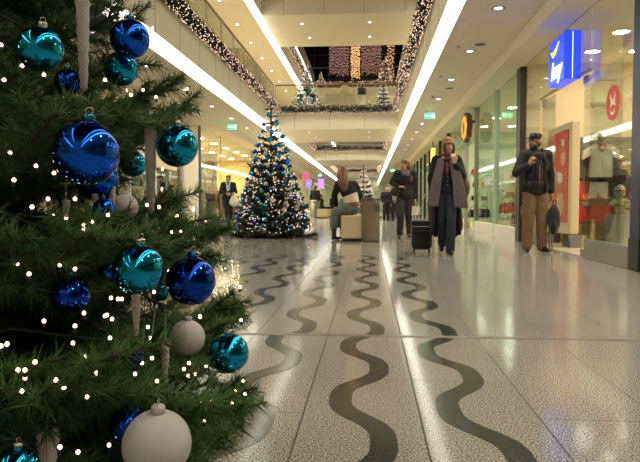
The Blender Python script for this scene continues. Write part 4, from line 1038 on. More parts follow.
simple_front(-1, 38, 56, 10, 'shop_wall_warm', 'shop_lamp_bright', 'the second shop beyond the tall tree', fm='cream', step=6); simple_front(-1, 56, 91.9, 11, 'shop_wall_green', 'shop_lamp_bright', 'the last shop on the tall tree side', fm='cream', step=8)
o = MB().box(GL + .06, GL + .10, 14.9, 18.1, 1.72, 3.38, b=.008).build('sign_board', 'cream'); tag(o, 'blank cream board covering the upper part of the toy shop window', 'board')
# portrait poster and merchandise of the bright left shop
t = thing('portrait_poster', 'tall grey poster of a face hanging in the bright shop on the left', 'poster', (-6.25, 24.6, 2.3))
MB().box(-6.75, -6.1, 24.55, 24.6, 1.15, 2.75).build('sheet', mat('grey print', (.36, .33, .28)), t)
mb = MB(); mb.ball((-6.42, 24.545, 2.05), (.19, .012, .30), 20, 12); mb.build('printed_face', mat('print face', (.62, .52, .42)), t, True)
mb = MB(); mb.ball((-6.42, 24.54, 2.32), (.22, .014, .16), 20, 12); mb.ball((-6.49, 24.532, 2.10), (.035, .01, .015), 8, 6); mb.ball((-6.35, 24.532, 2.10), (.035, .01, .015), 8, 6); mb.build('printed_hair', 'brown', t, True)
MB().tube([(-6.42, 24.57, 2.75), (-6.42, 24.57, 3.42)], .006, 4).build('hanging_wire', 'steel', t)
cols = ['brown', 'black', 'gold', 'dark_red', 'white_cloth', 'red', 'lilac', 'cream']
names = {'brown': 'brown', 'black': 'black', 'gold': 'gold', 'dark_red': 'dark red', 'white_cloth': 'white', 'red': 'red', 'lilac': 'plum', 'cream': 'cream'}
def counter(x, y, w, d, h, label, where, m='brown', nrow=4):
    t = thing('display_table', label, 'display table', (x, y, .006)); MB().box(x - w / 2, x + w / 2, y - d / 2, y + d / 2, h - .05, h, b=.005).build('table_top', m, t)
    MB().box(x - w / 2 + .08, x + w / 2 - .08, y - d / 2 + .08, y + d / 2 - .08, .006, h - .05).build('pedestal', m, t)
    for i in range(nrow):
        c = random.choice(cols); s = random.uniform(1.1, 1.9); xx = x - w / 2 + w * (i + .5) / nrow
        o = goods(random.choice(['box', 'bag', 'vase']), xx, y, h, s, c, '')
        what = {'gift_box': 'box', 'hand_bag': 'bag', 'vase': 'vase'}[o.name.split('.')[0]]
        o['label'] = '%s %s, %s on %s' % (names[c], what, ['first', 'second', 'third', 'fourth', 'fifth'][i], where)
counter(-6.9, 22.6, 1.6, .7, .8, 'dark display table nearest the purple plinth in the bright left shop', 'the dark table nearest the purple plinth', 'brown', 4)
counter(-7.0, 25.4, 1.8, .7, .95, 'dark display table behind the face poster in the bright left shop', 'the dark table behind the face poster', 'black_plastic', 5)
counter(-7.2, 28.4, 2.2, .7, .9, 'brown display table behind the woman with the white bag', 'the brown table behind the woman with the white bag', 'brown', 5)
counter(-8.2, 31.5, 2.4, .7, 1.2, 'tall yellow-lit counter at the back of the bright left shop', 'the tall counter at the back of the bright left shop', 'cream', 5)
counter(-7.2, 34.5, 2.0, .7, 1.0, 'display table farthest back in the bright left shop', 'the farthest table of the bright left shop', 'brown', 4)
# toy shop window: stepped shelves with red and green Christmas goods
for q, (y, z) in enumerate([(17.9, .8), (17.9, 1.25), (17.9, 1.7), (16.0, .7), (16.0, 1.2), (16.0, 1.65), (13.8, .7), (13.8, 1.2), (13.8, 1.7), (11.6, .8), (11.6, 1.4)]):
    where = ['lowest', 'middle', 'top', 'low', 'mid-height', 'upper', 'lowest', 'middle', 'top', 'lower', 'upper'][q]
    bay = ['bay by the pillar', 'bay by the pillar', 'bay by the pillar'] + ['second bay'] * 3 + ['third bay'] * 3 + ['fourth bay'] * 2
    t = thing('window_shelf', '%s shelf of the toy shop window in the %s' % (where, bay[q]), 'shelf', (-6.15, y, z)); MB().box(-6.4, -5.95, y - .7, y + .7, z - .03, z).build('board', 'white', t)
    for s_ in (-.65, .65): MB().box(-6.38, -6.34, y + s_ - .02, y + s_ + .02, .006, z - .03).build('upright', 'steel', t)
    for i in range(4):
        c = ['red', 'white_cloth', 'dark_red', 'gold', 'brown', 'red', 'wire'][random.randrange(7)]
        xx, yy = -6.15, y - .52 + .35 * i
        o = goods(['vase', 'box', 'bag'][(i + q) % 3], xx, yy, z, random.uniform(1.0, 1.5), c, '')
        what = {'gift_box': 'box', 'hand_bag': 'bag', 'vase': 'vase'}[o.name.split('.')[0]]
        o['label'] = '%s %s, %s on the %s shelf, %s' % (names.get(c, 'dark green'), what, ['first', 'second', 'third', 'fourth'][i], where, bay[q])
o = goods('box', 0, 0, -50, 1, 'red', 'x'); 
for c in list(o.children): bpy.data.objects.remove(c)
bpy.data.objects.remove(o)

# ------------------------------------------------------------------ mall furniture
M['bench'] = mat('cream bench panel', (0.66, 0.54, 0.33), 0.45, var=.05, scale=3); M['bin'] = mat('bronze sheet', (0.30, 0.25, 0.17), 0.34, .65, var=.06)
t = thing('bench', 'cream block bench beside the round steel litter bin, the woman sitting on it', 'bench', (-.35, 12.9, 0))
MB().box(-.55, .02, 12.2, 13.7, .06, .51, b=.012).build('seat_block', 'bench', t); MB().box(-.51, -.02, 12.26, 13.64, 0, .06).build('plinth', 'dark_steel', t)
t = thing('litter_bin', 'tall round bronze litter bin with a dark badge at the end of the bench', 'litter bin', (.03, 12.3, 0))
bx, by = .03, 12.25
MB().lathe([(.17, 0), (.185, .02), (.185, .80), (.185, .81)], (bx, by, 0), 36).build('shell', 'bin', t, True)
MB().lathe([(.19, .81), (.19, .835), (.12, .875), (.06, .88), (.001, .88)], (bx, by, 0), 36).build('lid', 'dark_steel', t, True)
MB().lathe([(.187, .015), (.187, .0)], (bx, by, 0), 36).build('foot_ring', 'dark_steel', t)
mb = MB(); A_ = R(-50); c_ = Vector((bx + .188 * math.cos(A_), by + .188 * math.sin(A_), .66)); tx = Vector((-math.sin(A_), math.cos(A_), 0))
pts = [c_ + tx * (.055 * math.cos(a)) + Vector((0, 0, .07 * math.sin(a))) for a in [2 * PI * i / 20 for i in range(21)]]
mb.tube(pts, .006, 6); mb.tube([c_ + Vector((0, 0, -.05)), c_ + Vector((0, 0, .05))], .008, 6); mb.tube([c_ - tx * .03, c_ + tx * .03], .008, 6); mb.build('badge', 'black_plastic', t)
def mall_seat(x, y, w, label):
    t = thing('bench', label, 'bench', (x, y, 0)); MB().box(x - w / 2, x + w / 2, y - .3, y + .3, .05, .47, b=.012).build('seat_block', 'bench', t); MB().box(x - w / 2 + .04, x + w / 2 - .04, y - .26, y + .26, 0, .05).build('plinth', 'dark_steel', t)
mall_seat(-2.45, 33, .55, 'small cream block seat far away with people sitting behind it'); mall_seat(-2.1, 34.6, 1.9, 'cream block bench under the seated people in the distance')
t = thing('litter_bin', 'slim grey litter bin in front of the standing person in the distance', 'litter bin', (-2.85, 32.2, 0))
MB().lathe([(.15, 0), (.16, .02), (.16, .9), (.13, .95), (.001, .95)], (-2.85, 32.2, 0), 24).build('shell', 'steel', t, True); MB().lathe([(.165, .82), (.165, .86), (.12, .97), (.001, .97)], (-2.85, 32.2, 0), 24).build('lid', 'dark_steel', t, True)
# things on the near bridge
t = thing('planter_rail', 'slatted planter box on the near bridge between the two trees', 'planter', (-1.3, 28.2, 4.56))
MB().box(-1.95, -.75, 28.0, 28.5, 4.56, 5.68).build('trough', 'post', t)
for i in range(13): MB().box(-1.95 + .1 * i - .02, -1.95 + .1 * i + .02, 27.97, 28.0, 4.56, 5.74).build('slat', 'cream', t)
t = thing('domed_kiosk', 'rounded cream globe-topped stand on the near bridge', 'stand', (-1.15, 29.2, 4.56))
MB().lathe([(.3, 0), (.34, .05), (.34, 1.15), (.3, 1.19)], (-1.15, 29.2, 4.56), 24).build('drum', 'dark_steel', t, True); MB().lathe([(.34, 1.19), (.37, 1.28), (.34, 1.5), (.16, 1.66), (.05, 1.74), (.001, 1.76)], (-1.15, 29.2, 4.56), 24).build('dome', 'cream', t, True)
t = thing('litter_bin', 'dark-topped litter bin on the near bridge beside the smaller tree', 'litter bin', (-.35, 27.8, 4.56))
MB().lathe([(.18, 0), (.19, .02), (.19, 1.15), (.001, 1.15)], (-.35, 27.8, 4.56), 24).build('shell', 'post', t, True); MB().lathe([(.195, 1.0), (.2, 1.26), (.16, 1.32), (.001, 1.32)], (-.35, 27.8, 4.56), 24).build('lid', 'black_plastic', t, True)
# ------------------------------------------------------------------ people
def cloth(name, col, **kw): return mat(name, col, kw.pop('rough', .85), var=kw.pop('var', .25), scale=kw.pop('scale', 14), bump=.3, **kw)
M['skin'] = mat('skin', (0.56, 0.33, 0.22), 0.5, var=.06); M['skin_tan'] = mat('tanned skin', (0.30, 0.15, 0.085), 0.5, var=.06)
M['skin_warm'] = mat('warm skin', (0.50, 0.27, 0.17), 0.5, var=.06)
M['lips'] = mat('lips', (0.42, 0.10, 0.09), .4); M['eye'] = mat('dark eye', (0.012, 0.009, 0.008), .2); M['brow'] = mat('brows', (0.03, 0.018, 0.012), .8)
M['coat_black'] = cloth('black wool coat', (0.013, 0.012, 0.013)); M['knit_black'] = cloth('black knit', (0.008, 0.008, 0.009))
M['denim'] = cloth('dark denim', (0.022, 0.030, 0.045)); M['denim_grey'] = cloth('grey washed denim', (0.13, 0.15, 0.14)); M['khaki'] = cloth('khaki cotton', (0.21, 0.135, 0.068), var=.3)
M['maroon'] = cloth('maroon knit', (0.21, 0.035, 0.055)); M['scarf_grey'] = cloth('grey woven scarf', (0.14, 0.115, 0.11), var=.45, scale=40); M['hat_beige'] = cloth('beige knitted hat', (0.36, 0.215, 0.10), scale=60)
M['hair_brown'] = mat('brown hair', (0.07, 0.027, 0.013), .45, var=.4, scale=30); M['hair_auburn'] = mat('auburn hair', (0.14, 0.042, 0.018), .4, var=.4, scale=30); M['hair_fair'] = mat('fair brown hair', (0.20, 0.085, 0.035), .4, var=.4, scale=30); M['hair_dark'] = mat('dark hair', (0.012, 0.009, 0.008), .5)
M['jacket_dark'] = cloth('dark green-black jacket', (0.014, 0.015, 0.012)); M['sweater'] = cloth('charcoal sweater', (0.035, 0.031, 0.029)); M['shoe'] = mat('black leather', (0.012, 0.01, 0.009), .35)
M['scarf_blue'] = cloth('pale blue scarf', (0.42, 0.48, 0.55)); M['pale'] = cloth('cream undershirt', (0.72, 0.60, 0.42)); M['belt'] = mat('tan leather', (0.24, 0.07, 0.03), .4); M['tights'] = mat('brown leather boots', (0.06, 0.022, 0.014), .4); M['grey_cloth'] = cloth('grey cloth', (0.22, 0.20, 0.18)); M['beige_cloth'] = cloth('beige cloth', (0.30, 0.25, 0.14))
M['bag_white'] = mat('white plastic bag', (0.72, 0.68, 0.58), .4)

class Blob(MB):
    """overlapping rounded limbs, fused into one skin by a voxel remesh"""
    def limb(s, pts, rs, n=14, sq=(1, 1)):
        for i in range(len(pts) - 1): s.capsule(pts[i], pts[i + 1], rs[i], rs[i + 1], n, sq)
        return s
    def skin(s, name, m, parent, vox=.009, it=5):
        o = s.build(name, m, parent, False)
        r = o.modifiers.new('remesh', 'REMESH'); r.mode = 'VOXEL'; r.voxel_size = vox; r.use_smooth_shade = True
        k = o.modifiers.new('smooth', 'SMOOTH'); k.factor = .5; k.iterations = it
        return o
def V3(*a): return Vector(a)
def hand(b, wrist, dirv, palm, s=1.0, curl=.5, side=1):
    """palm and five bent fingers; dirv along the hand, palm = palm normal"""
    d = Vector(dirv).normalized(); pn = Vector(palm).normalized(); w = d.cross(pn).normalized() * side; pn = w.cross(d).normalized() * side
    b.ball(wrist + d * .045 * s, (.001, .001, .001), 4, 4)
    for k in range(4):
        u = (k - 1.5) * .019 * s; ln = (.072, .082, .076, .06)[k] * s; r = .0088 * s
        a = wrist + w * u * .7 + d * .012 * s; kn = wrist + w * u + d * .085 * s
        b.capsule(a, kn, .014 * s, .0125 * s, 8)
        c1 = curl * .8; c2 = curl * 1.7; d1 = d * math.cos(c1) + pn * math.sin(c1); d2 = d * math.cos(c2) + pn * math.sin(c2)
        m1 = kn + d1 * ln * .5; b.capsule(kn, m1, r, r * .95, 8); b.capsule(m1, m1 + d2 * ln * .5, r * .95, r * .8, 8)
    t0 = wrist + w * -.026 * s + d * .025 * s; t1 = t0 + (d * .7 - w * .7 + pn * .25).normalized() * .04 * s
    b.capsule(t0, t1, .012 * s, .010 * s, 8); b.capsule(t1, t1 + (d * .9 + pn * .5).normalized() * .03 * s, .010 * s, .008 * s, 8)
def head_on(root, b, neck, hc, yaw, pitch, hairm=None, skinm='skin', hair=None, s=1.0, roll=0):
    """adds skull, jaw, nose, ears to the body blob; eyes, brows, mouth as children. Head faces -Y before the turn."""
    T = Matrix.Translation(hc) @ Euler((R(pitch), R(roll), R(yaw)), 'XYZ').to_matrix().to_4x4() @ Matrix.Scale(s, 4)
    b.ball((0, 0, 0), 1, 20, 14, M4=Matrix.Identity(4)) if False else None
    def el(c, r, q=None): (q or b).ball((0, 0, 0), (1, 1, 1), 18, 12, M4=T @ Matrix.Translation(Vector(c)) @ Matrix.Diagonal((*r, 1)))
    def cp(q, p0, p1, r0, r1, n=8): q.capsule(T @ Vector(p0), T @ Vector(p1), r0 * s, r1 * s, n)
    el((0, .012, .025), (.074, .092, .088)); el((0, -.028, -.03), (.058, .062, .078)); el((0, -.045, -.078), (.034, .036, .032))
    el((-.032, -.062, -.022), (.024, .02, .024)); el((.032, -.062, -.022), (.024, .02, .024))
    cp(b, (0, -.084, .012), (0, -.103, -.022), .008, .0125); cp(b, (-.05, -.072, .034), (.05, -.072, .034), .012, .012)
    cp(b, (-.009, -.098, -.026), (.009, -.098, -.026), .008, .008); cp(b, (-.018, -.086, -.052), (.018, -.086, -.052), .0075, .0075)
    for sx in (-1, 1): el((sx * .076, .012, -.005), (.009, .019, .03))
    b.capsule(neck, T @ Vector((0, .02, -.06)), .055 * s, .052 * s, 14)
    e = MB()
    for sx in (-1, 1): e.ball((0, 0, 0), (1, 1, 1), 10, 8, M4=T @ Matrix.Translation((sx * .031, -.0845, .010)) @ Matrix.Diagonal((.0125, .006, .0065, 1)))
    o = e.build('eyes', 'eye', root, True)
    e = MB()
    for sx in (-1, 1): e.tube([T @ Vector((sx * .014, -.0915, .030)), T @ Vector((sx * .032, -.0905, .035)), T @ Vector((sx * .048, -.080, .030))], .0035 * s, 5)
    e.build('eyebrows', 'brow', root, True)
    e = MB(); e.tube([T @ Vector((-.023, -.0885, -.0525)), T @ Vector((-.008, -.0955, -.050)), T @ Vector((.008, -.0955, -.050)), T @ Vector((.023, -.0885, -.0525))], [.002 * s, .0055 * s, .0055 * s, .002 * s], 6); e.build('mouth', 'lips', root, True)
    return T, el, cp
def foot(b, ankle, heading, s=1.0, m=None, lift=0.0):
    h = Vector((math.sin(heading), -math.cos(heading), 0))
    a = Vector(ankle); b.capsule(a, a + V3(0, 0, -.05 * s) + h * .0, .05 * s, .043 * s, 12)
    q = V3(a.x, a.y, .042 * s + lift)
    b.capsule(q - h * .035 * s, q + h * .06 * s, .04 * s, .042 * s, 12); b.capsule(q + h * .05 * s, q + h * .17 * s + V3(0, 0, -.008), .043 * s, .034 * s, 12)
def person(label, group=None): return thing('person', label, 'person', (0, 0, 0), group)
def put(t, x, y, rz=0, s=1.0, z=0): t.location = (x, y, z); t.rotation_euler = (0, 0, R(rz)); t.scale = (s, s, s)
def torso(b, pelvis, waist, chest, neckb, w=1.0, e=0.0, sh=None):
    pelvis, waist, chest, neckb = map(Vector, (pelvis, waist, chest, neckb))
    b.ball(pelvis, ((.165 + e) * w, (.115 + e), .13 + e * .5), 20, 12); b.ball(waist, ((.135 + e) * w, .095 + e, .15), 20, 12)
    b.ball(chest, ((.165 + e) * w, .105 + e, .17 + e * .5), 20, 12); b.capsule(chest + V3(0, 0, .1), neckb, (.11 + e) * w, .055 + e * .4)
    if sh:
        for s_ in sh: b.capsule(chest + V3(0, .0, .12), s_, .07 + e, .058 + e)
def loft(rings, n=28, mat_=None):
    """closed skirt/coat shape from elliptical rings (cx, cy, z, rx, ry)"""
    mb = Blob(); vs = []; fs = []
    for (cx, cy, z, rx, ry) in rings:
        for j in range(n):
            a = 2 * PI * j / n; f = 1 + .05 * math.sin(5 * a + z * 3); vs.append((cx + rx * f * math.cos(a), cy + ry * f * math.sin(a), z))
    for i in range(len(rings) - 1):
        for j in range(n): fs.append((i * n + j, i * n + (j + 1) % n, (i + 1) * n + (j + 1) % n, (i + 1) * n + j))
    fs.append(tuple(range(n - 1, -1, -1))); fs.append(tuple((len(rings) - 1) * n + j for j in range(n)))
    return mb.add(vs, fs)

# ---- man in the cap (faces the viewer, head turned to the picture's left)
t = person('man in black cap, dark jacket and khaki trousers standing at the shop door'); MAN = t
b = Blob(); hc = V3(-.03, -.02, 1.615)
T, el, cp = head_on(t, b, V3(0, .01, 1.44), hc, -66, -2, skinm='skin_tan', s=1.03)
shl, shr = V3(-.19, 0, 1.43), V3(.19, 0, 1.43)
elL, wrL = V3(-.33, -.03, 1.17), V3(-.20, -.23, 1.28); elR, wrR = V3(.27, .04, 1.13), V3(.25, -.03, .87)
torso(b, (0, 0, .95), (0, 0, 1.1), (0, 0, 1.30), (0, .01, 1.47), sh=(shl, shr))
b.limb([shl, elL, wrL], [.055, .043, .03]); b.limb([shr, elR, wrR], [.055, .043, .03])
hand(b, wrL, (.35, -.25, .8), (1, .5, 0), 1.15, 1.1); hand(b, wrR, (0, -.05, -1), (-1, 0, 0), 1.15, 1.1)
kL, aL, kR, aR = V3(-.115, -.02, .50), V3(-.12, .02, .10), V3(.10, -.03, .50), V3(.125, .02, .10)
b.limb([V3(-.09, 0, .92), kL, aL], [.085, .058, .04]); b.limb([V3(.09, 0, .92), kR, aR], [.085, .058, .04])
b.skin('body', 'skin_tan', t, .0075)
j = Blob(); torso(j, (0, .0, .96), (0, 0, 1.1), (0, 0, 1.30), (0, .02, 1.46), 1.14, .035, sh=(shl, shr)); j.ball((0, 0, .90), (.205, .15, .1), 20, 10)
j.limb([shl, elL, wrL + (elL - wrL) * .12], [.085, .072, .056]); j.limb([shr, elR, wrR + V3(0, 0, .04)], [.085, .072, .058])
j.capsule((-.09, -.03, 1.46), (-.055, -.09, 1.52), .03, .02); j.capsule((.09, -.03, 1.46), (.075, -.085, 1.52), .03, .02); j.capsule((-.08, .05, 1.49), (.08, .05, 1.50), .035, .035)
j.skin('jacket', 'jacket_dark', t, .011, 14)
w_ = Blob(); w_.ball((0, -.06, 1.22), (.095, .112, .27), 20, 14); w_.ball((0, -.055, 1.0), (.10, .118, .1), 20, 12); w_.capsule((0, -.03, 1.40), (0, -.035, 1.46), .065, .06); w_.skin('sweater', 'sweater', t, .010)
z_ = MB(); z_.tube([(-.005, -.177, 1.0), (-.005, -.178, 1.22), (-.003, -.13, 1.42)], .004, 5); z_.build('zip', 'steel', t)
for sx in (-1, 1): MB().tube([(sx * .105, -.142, .86), (sx * .105, -.155, 1.1), (sx * .098, -.145, 1.34), (sx * .075, -.10, 1.45)], [.015, .016, .02, .03], 8).build('jacket_front_edge', 'jacket_dark', t, True)
p = Blob(); p.ball((0, 0, .90), (.175, .13, .12), 20, 12)
p.limb([V3(-.09, 0, .88), kL, V3(-.125, .01, .09)], [.112, .092, .083]); p.limb([V3(.09, 0, .88), kR, V3(.13, .01, .09)], [.112, .092, .083])
p.ball((-.20, .0, .60), (.03, .07, .1), 12, 8); p.ball((.19, .0, .60), (.03, .07, .1), 12, 8)
p.skin('cargo_trousers', 'khaki', t, .011, 3)
for (x, y, a) in ((-.12, .02, -.3), (.125, .02, .25)):
    f = Blob(); foot(f, (x, y, .1), a, 1.05); f.skin('shoe', 'shoe', t, .010)
h = Blob(); el((0, .006, .075), (.088, .104, .055), h); cp(h, (-.05, .05, .1), (.05, .05, .1), .04, .04); cp(h, (-.045, -.03, .105), (.045, -.03, .105), .035, .035)
h.skin('cap', 'black', t, .008); q = Blob()
cp(q, (-.045, -.09, .055), (.045, -.09, .055), .008, .008); cp(q, (-.04, -.12, .048), (.04, -.12, .048), .008, .008); cp(q, (-.03, -.145, .043), (.03, -.145, .043), .007, .007); q.skin('cap_brim', 'black', t, .006, 2)
g = Blob(); el((0, .045, -.01), (.076, .06, .06), g); el((0, -.052, -.082), (.040, .038, .028), g); el((-.045, -.02, -.06), (.025, .04, .04), g); el((.045, -.02, -.06), (.025, .04, .04), g); g.skin('hair_and_beard', 'hair_dark', t, .008)
put(t, 2.55, 9.80, 8, 1.02); t.scale = (.95, .97, 1.04)
t = thing('backpack', 'black backpack hanging from the hand of the man in the cap', 'backpack', (2.82, 9.75, 0.0)); hx, hy, hz = 2.815, 9.72, .80
b = Blob(); b.ball((hx, hy, .50), (.095, .10, .23), 18, 12); b.ball((hx - .02, hy - .05, .40), (.06, .08, .13), 14, 10); b.skin('pack', 'black', t, .011)
MB().tube([(hx - .02, hy, .70), (hx - .015, hy, .795), (hx + .02, hy, .80), (hx + .03, hy, .70)], .008, 6).build('grab_loop', 'black', t, True)
MB().tube([(hx - .06, hy - .05, .62), (hx - .09, hy - .06, .3), (hx - .075, hy - .04, .08), (hx - .07, hy - .02, .06)], .009, 6).build('strap', 'black', t, True)
MB().tube([(hx - .02, hy - .08, .6), (hx - .05, hy - .09, .3), (hx - .04, hy - .06, .05)], .009, 6).build('strap', 'black', t, True)

# ---- woman in the knitted hat, walking towards the viewer
t = person('woman in beige knitted hat, long black coat and grey scarf pulling a trolley case')
b = Blob(); hc = V3(.02, -.05, 1.575)
T, el, cp = head_on(t, b, V3(0, 0, 1.40), hc, 18, -3, s=.97)
shl, shr = V3(-.165, 0, 1.385), V3(.165, 0, 1.385)
elL, wrL = V3(-.235, .05, 1.12), V3(-.20, .14, .88); elR, wrR = V3(.245, -.04, 1.14), V3(.11, -.19, 1.33)
torso(b, (0, 0, .93), (0, 0, 1.07), (0, 0, 1.26), (0, 0, 1.42), .92, sh=(shl, shr))
b.limb([shl, elL, wrL], [.045, .036, .026]); b.limb([shr, elR, wrR], [.045, .036, .026])
hand(b, wrL, (.0, .15, -1), (1, .2, 0), 1.0, 1.1); hand(b, wrR, (-.15, -.15, 1), (-.4, 1, 0), 1.05, .9)
kL, aL = V3(-.07, .02, .50), V3(-.05, .22, .16); kR, aR = V3(.07, -.12, .50), V3(.06, -.08, .09)
b.limb([V3(-.08, 0, .90), kL, aL], [.08, .053, .036]); b.limb([V3(.08, 0, .90), kR, aR], [.08, .053, .036])
b.skin('body', 'skin', t, .0075)
j = Blob(); torso(j, (0, 0, .93), (0, 0, 1.07), (0, 0, 1.25), (0, .01, 1.38), .98, .012); j.skin('cardigan', 'knit_black', t, .010)
bt = MB()
for i in range(6): bt.ball((.012, -.128 + .0 * i, 1.02 + .055 * i), .009, 8, 6)
bt.build('buttons', 'silver', t, True)
m_ = Blob(); m_.ball((0, -.065, 1.27), (.05, .066, .14), 16, 10); m_.capsule((0, -.01, 1.38), (.008, -.02, 1.455), .062, .06); m_.skin('turtleneck', 'maroon', t, .009)
p = Blob(); p.ball((0, 0, .90), (.165, .12, .12), 18, 12); p.limb([V3(-.08, 0, .88), kL, V3(-.05, .20, .15)], [.10, .075, .068]); p.limb([V3(.08, 0, .88), kR, V3(.06, -.08, .08)], [.10, .078, .075]); p.skin('jeans', 'denim', t, .010, 3)
f = Blob(); foot(f, (.06, -.07, .09), .1, .95); f.skin('shoe', 'shoe', t, .009)
f = Blob(); foot(f, (-.05, .21, .13), -.1, .95, lift=.03); f.skin('shoe', 'shoe', t, .009)
# coat: sleeves and shoulders, back panel and two open front panels to the calf
c = Blob(); torso(c, (0, .045, .95), (0, .05, 1.07), (0, .03, 1.26), (0, .04, 1.40), 1.08, .012, sh=(shl, shr))
c.limb([shl, elL, wrL + V3(0, -.01, .03)], [.075, .066, .056]); c.limb([shr, elR, wrR + (elR - wrR) * .16], [.075, .068, .054])
for (xa, xb) in ((-1, -1), (1, 1)):
    for i in range(7):
        a = i / 6; x0 = xa * (.20 - .03 * a); c.capsule((xa * (.165 - .0 * a), .08 - .17 * a, 1.25 - .2 * a), (xa * (.215 + .03 * (1 - a)), .16 - .22 * a, .42 - .05 * a), .03, .032, 8)
for i in range(8):
    u = -1 + 2 * i / 7; c.capsule((u * .15, .10, 1.1), (u * .22, .19 + .02 * math.cos(3 * u), .30 + .03 * math.cos(5 * u)), .035, .035, 8)
c.skin('coat', 'coat_black', t, .013, 4)
s_ = Blob()
for k in range(4):                            # two long hanging ends and a loop behind the neck
    o_ = (k - 1.5) * .028
    s_.limb([V3(-.085 + o_ * .3, .02, 1.45), V3(-.105 + o_, -.125, 1.32), V3(-.165 + o_ * 1.3, -.165, 1.05), V3(-.215 + o_ * 1.6, -.165, .72)], [.022, .024, .026, .024], 8)
    s_.limb([V3(.085 + o_ * .3, .02, 1.45), V3(.10 + o_, -.135, 1.32), V3(.165 + o_ * 1.4, -.165, 1.05), V3(.215 + o_ * 2.0, -.175, .70)], [.022, .024, .028, .026], 8)
s_.limb([V3(-.08, .03, 1.45), V3(0, .085, 1.455), V3(.08, .03, 1.45)], [.032, .034, .032], 10)
s_.skin('scarf', 'scarf_grey', t, .010, 3)
h = Blob(); el((0, .018, .075), (.100, .112, .078), h); el((0, .008, .048), (.104, .116, .034), h); h.skin('knitted_hat', 'hat_beige', t, .008)
g = Blob(); el((-.072, -.02, -.03), (.026, .055, .085), g); el((.072, -.02, -.03), (.026, .055, .085), g); el((0, .06, -.03), (.07, .05, .07), g); g.skin('hair', 'hair_brown', t, .009)
put(t, 1.13, 9.22, -4, 1.0); t.scale = (.93, .95, 1.0)
t = thing('shoulder_bag', 'brown leather shoulder bag carried by the woman in the knitted hat', 'bag', (1.40, 9.36, .85))
b = Blob(); b.ball((1.42, 9.38, .98), (.07, .12, .16), 16, 10); b.skin('pouch', 'brown', t, .011)
MB().tube([(1.42, 9.30, 1.10), (1.345, 9.19, 1.36), (1.31, 9.25, 1.462), (1.33, 9.34, 1.40), (1.42, 9.45, 1.10)], .010, 6).build('strap', 'brown', t, True)
# trolley case
t = thing('trolley_case', 'black wheeled trolley case pulled by the woman in the knitted hat', 'suitcase', (.80, 9.52, 0))
cx, cy = .80, 9.55
MB().box(cx - .15, cx + .15, cy - .10, cy + .10, .07, .50, b=.02).build('shell', 'black_plastic', t)
MB().box(cx - .12, cx + .12, cy - .125, cy - .10, .12, .34, b=.01).build('front_pocket', 'black', t); MB().tube([(cx - .14, cy - .105, .40), (cx + .14, cy - .105, .40)], .004, 5).build('zip', 'steel', t)
MB().tube([(cx - .06, cy + .05, .50), (cx + .05, cy - .02, .90), (cx + .13, cy - .04, .90), (cx + .06, cy + .05, .50)], .007, 6).build('pull_handle', 'steel', t, True)
for sx in (-1, 1): MB().tube([(cx + sx * .115 - .015, cy - .03, .035), (cx + sx * .115 + .015, cy - .03, .035)], .035, 14).build('wheel', 'black_plastic', t, True)
MB().box(cx - .12, cx + .12, cy - .05, cy + .0, .045, .075).build('wheel_bracket', 'dark_steel', t)

# ---- woman with auburn hair walking behind
t = person('woman with long auburn hair in black jacket and dark trousers walking behind the knitted-hat woman')
b = Blob(); hc = V3(-.02, -.03, 1.59)
T, el, cp = head_on(t, b, V3(0, 0, 1.42), hc, -48, 0)
shl, shr = V3(-.17, 0, 1.40), V3(.17, 0, 1.40); elL, wrL = V3(-.29, -.02, 1.20), V3(-.15, -.19, 1.11); elR, wrR = V3(.22, .03, 1.12), V3(.215, -.02, .86)
torso(b, (0, 0, .94), (0, 0, 1.08), (0, 0, 1.27), (0, 0, 1.44), .92, sh=(shl, shr)); b.limb([shl, elL, wrL], [.045, .036, .026]); b.limb([shr, elR, wrR], [.045, .036, .026])
hand(b, wrL, (.9, -.2, .1), (0, .3, -1), 1.0, .7); hand(b, wrR, (0, -.05, -1), (-1, 0, 0), 1.0, 1.0)
kL, aL = V3(-.10, -.10, .50), V3(-.11, .0, .10); kR, aR = V3(.08, .0, .50), V3(.09, .12, .12)
b.limb([V3(-.085, 0, .90), kL, aL], [.08, .053, .036]); b.limb([V3(.085, 0, .90), kR, aR], [.08, .053, .036]); b.skin('body', 'skin_warm', t, .009)
j = Blob(); torso(j, (0, 0, .95), (0, 0, 1.08), (0, 0, 1.26), (0, .01, 1.41), 1.02, .028, sh=(shl, shr)); j.ball((0, 0, .88), (.185, .14, .08), 18, 10); j.limb([shl, elL, wrL + (elL - wrL) * .1], [.075, .063, .05]); j.limb([shr, elR, wrR + V3(0, 0, .03)], [.075, .063, .05]); j.skin('jacket', 'coat_black', t, .012, 14)
s_ = Blob(); s_.limb([V3(-.07, -.03, 1.44), V3(-.03, -.11, 1.38), V3(.03, -.115, 1.37), V3(.07, -.03, 1.44), V3(0, .06, 1.45), V3(-.07, -.03, 1.44)], [.05] * 6); s_.skin('scarf', 'scarf_grey', t, .010)
p = Blob(); p.ball((0, 0, .89), (.165, .125, .12), 18, 12); p.limb([V3(-.085, 0, .87), kL, V3(-.11, .0, .10)], [.105, .08, .07]); p.limb([V3(.085, 0, .87), kR, V3(.09, .10, .28)], [.105, .08, .07]); p.skin('trousers', 'sweater', t, .011, 3)
f = Blob(); foot(f, (-.11, .0, .1), -.1, .95); f.skin('shoe', 'shoe', t, .010); f = Blob(); f.capsule((.086, .06, .38), (.09, .12, .1), .072, .05); foot(f, (.09, .12, .11), .1, .95, lift=.01); f.skin('boot', 'tights', t, .010)
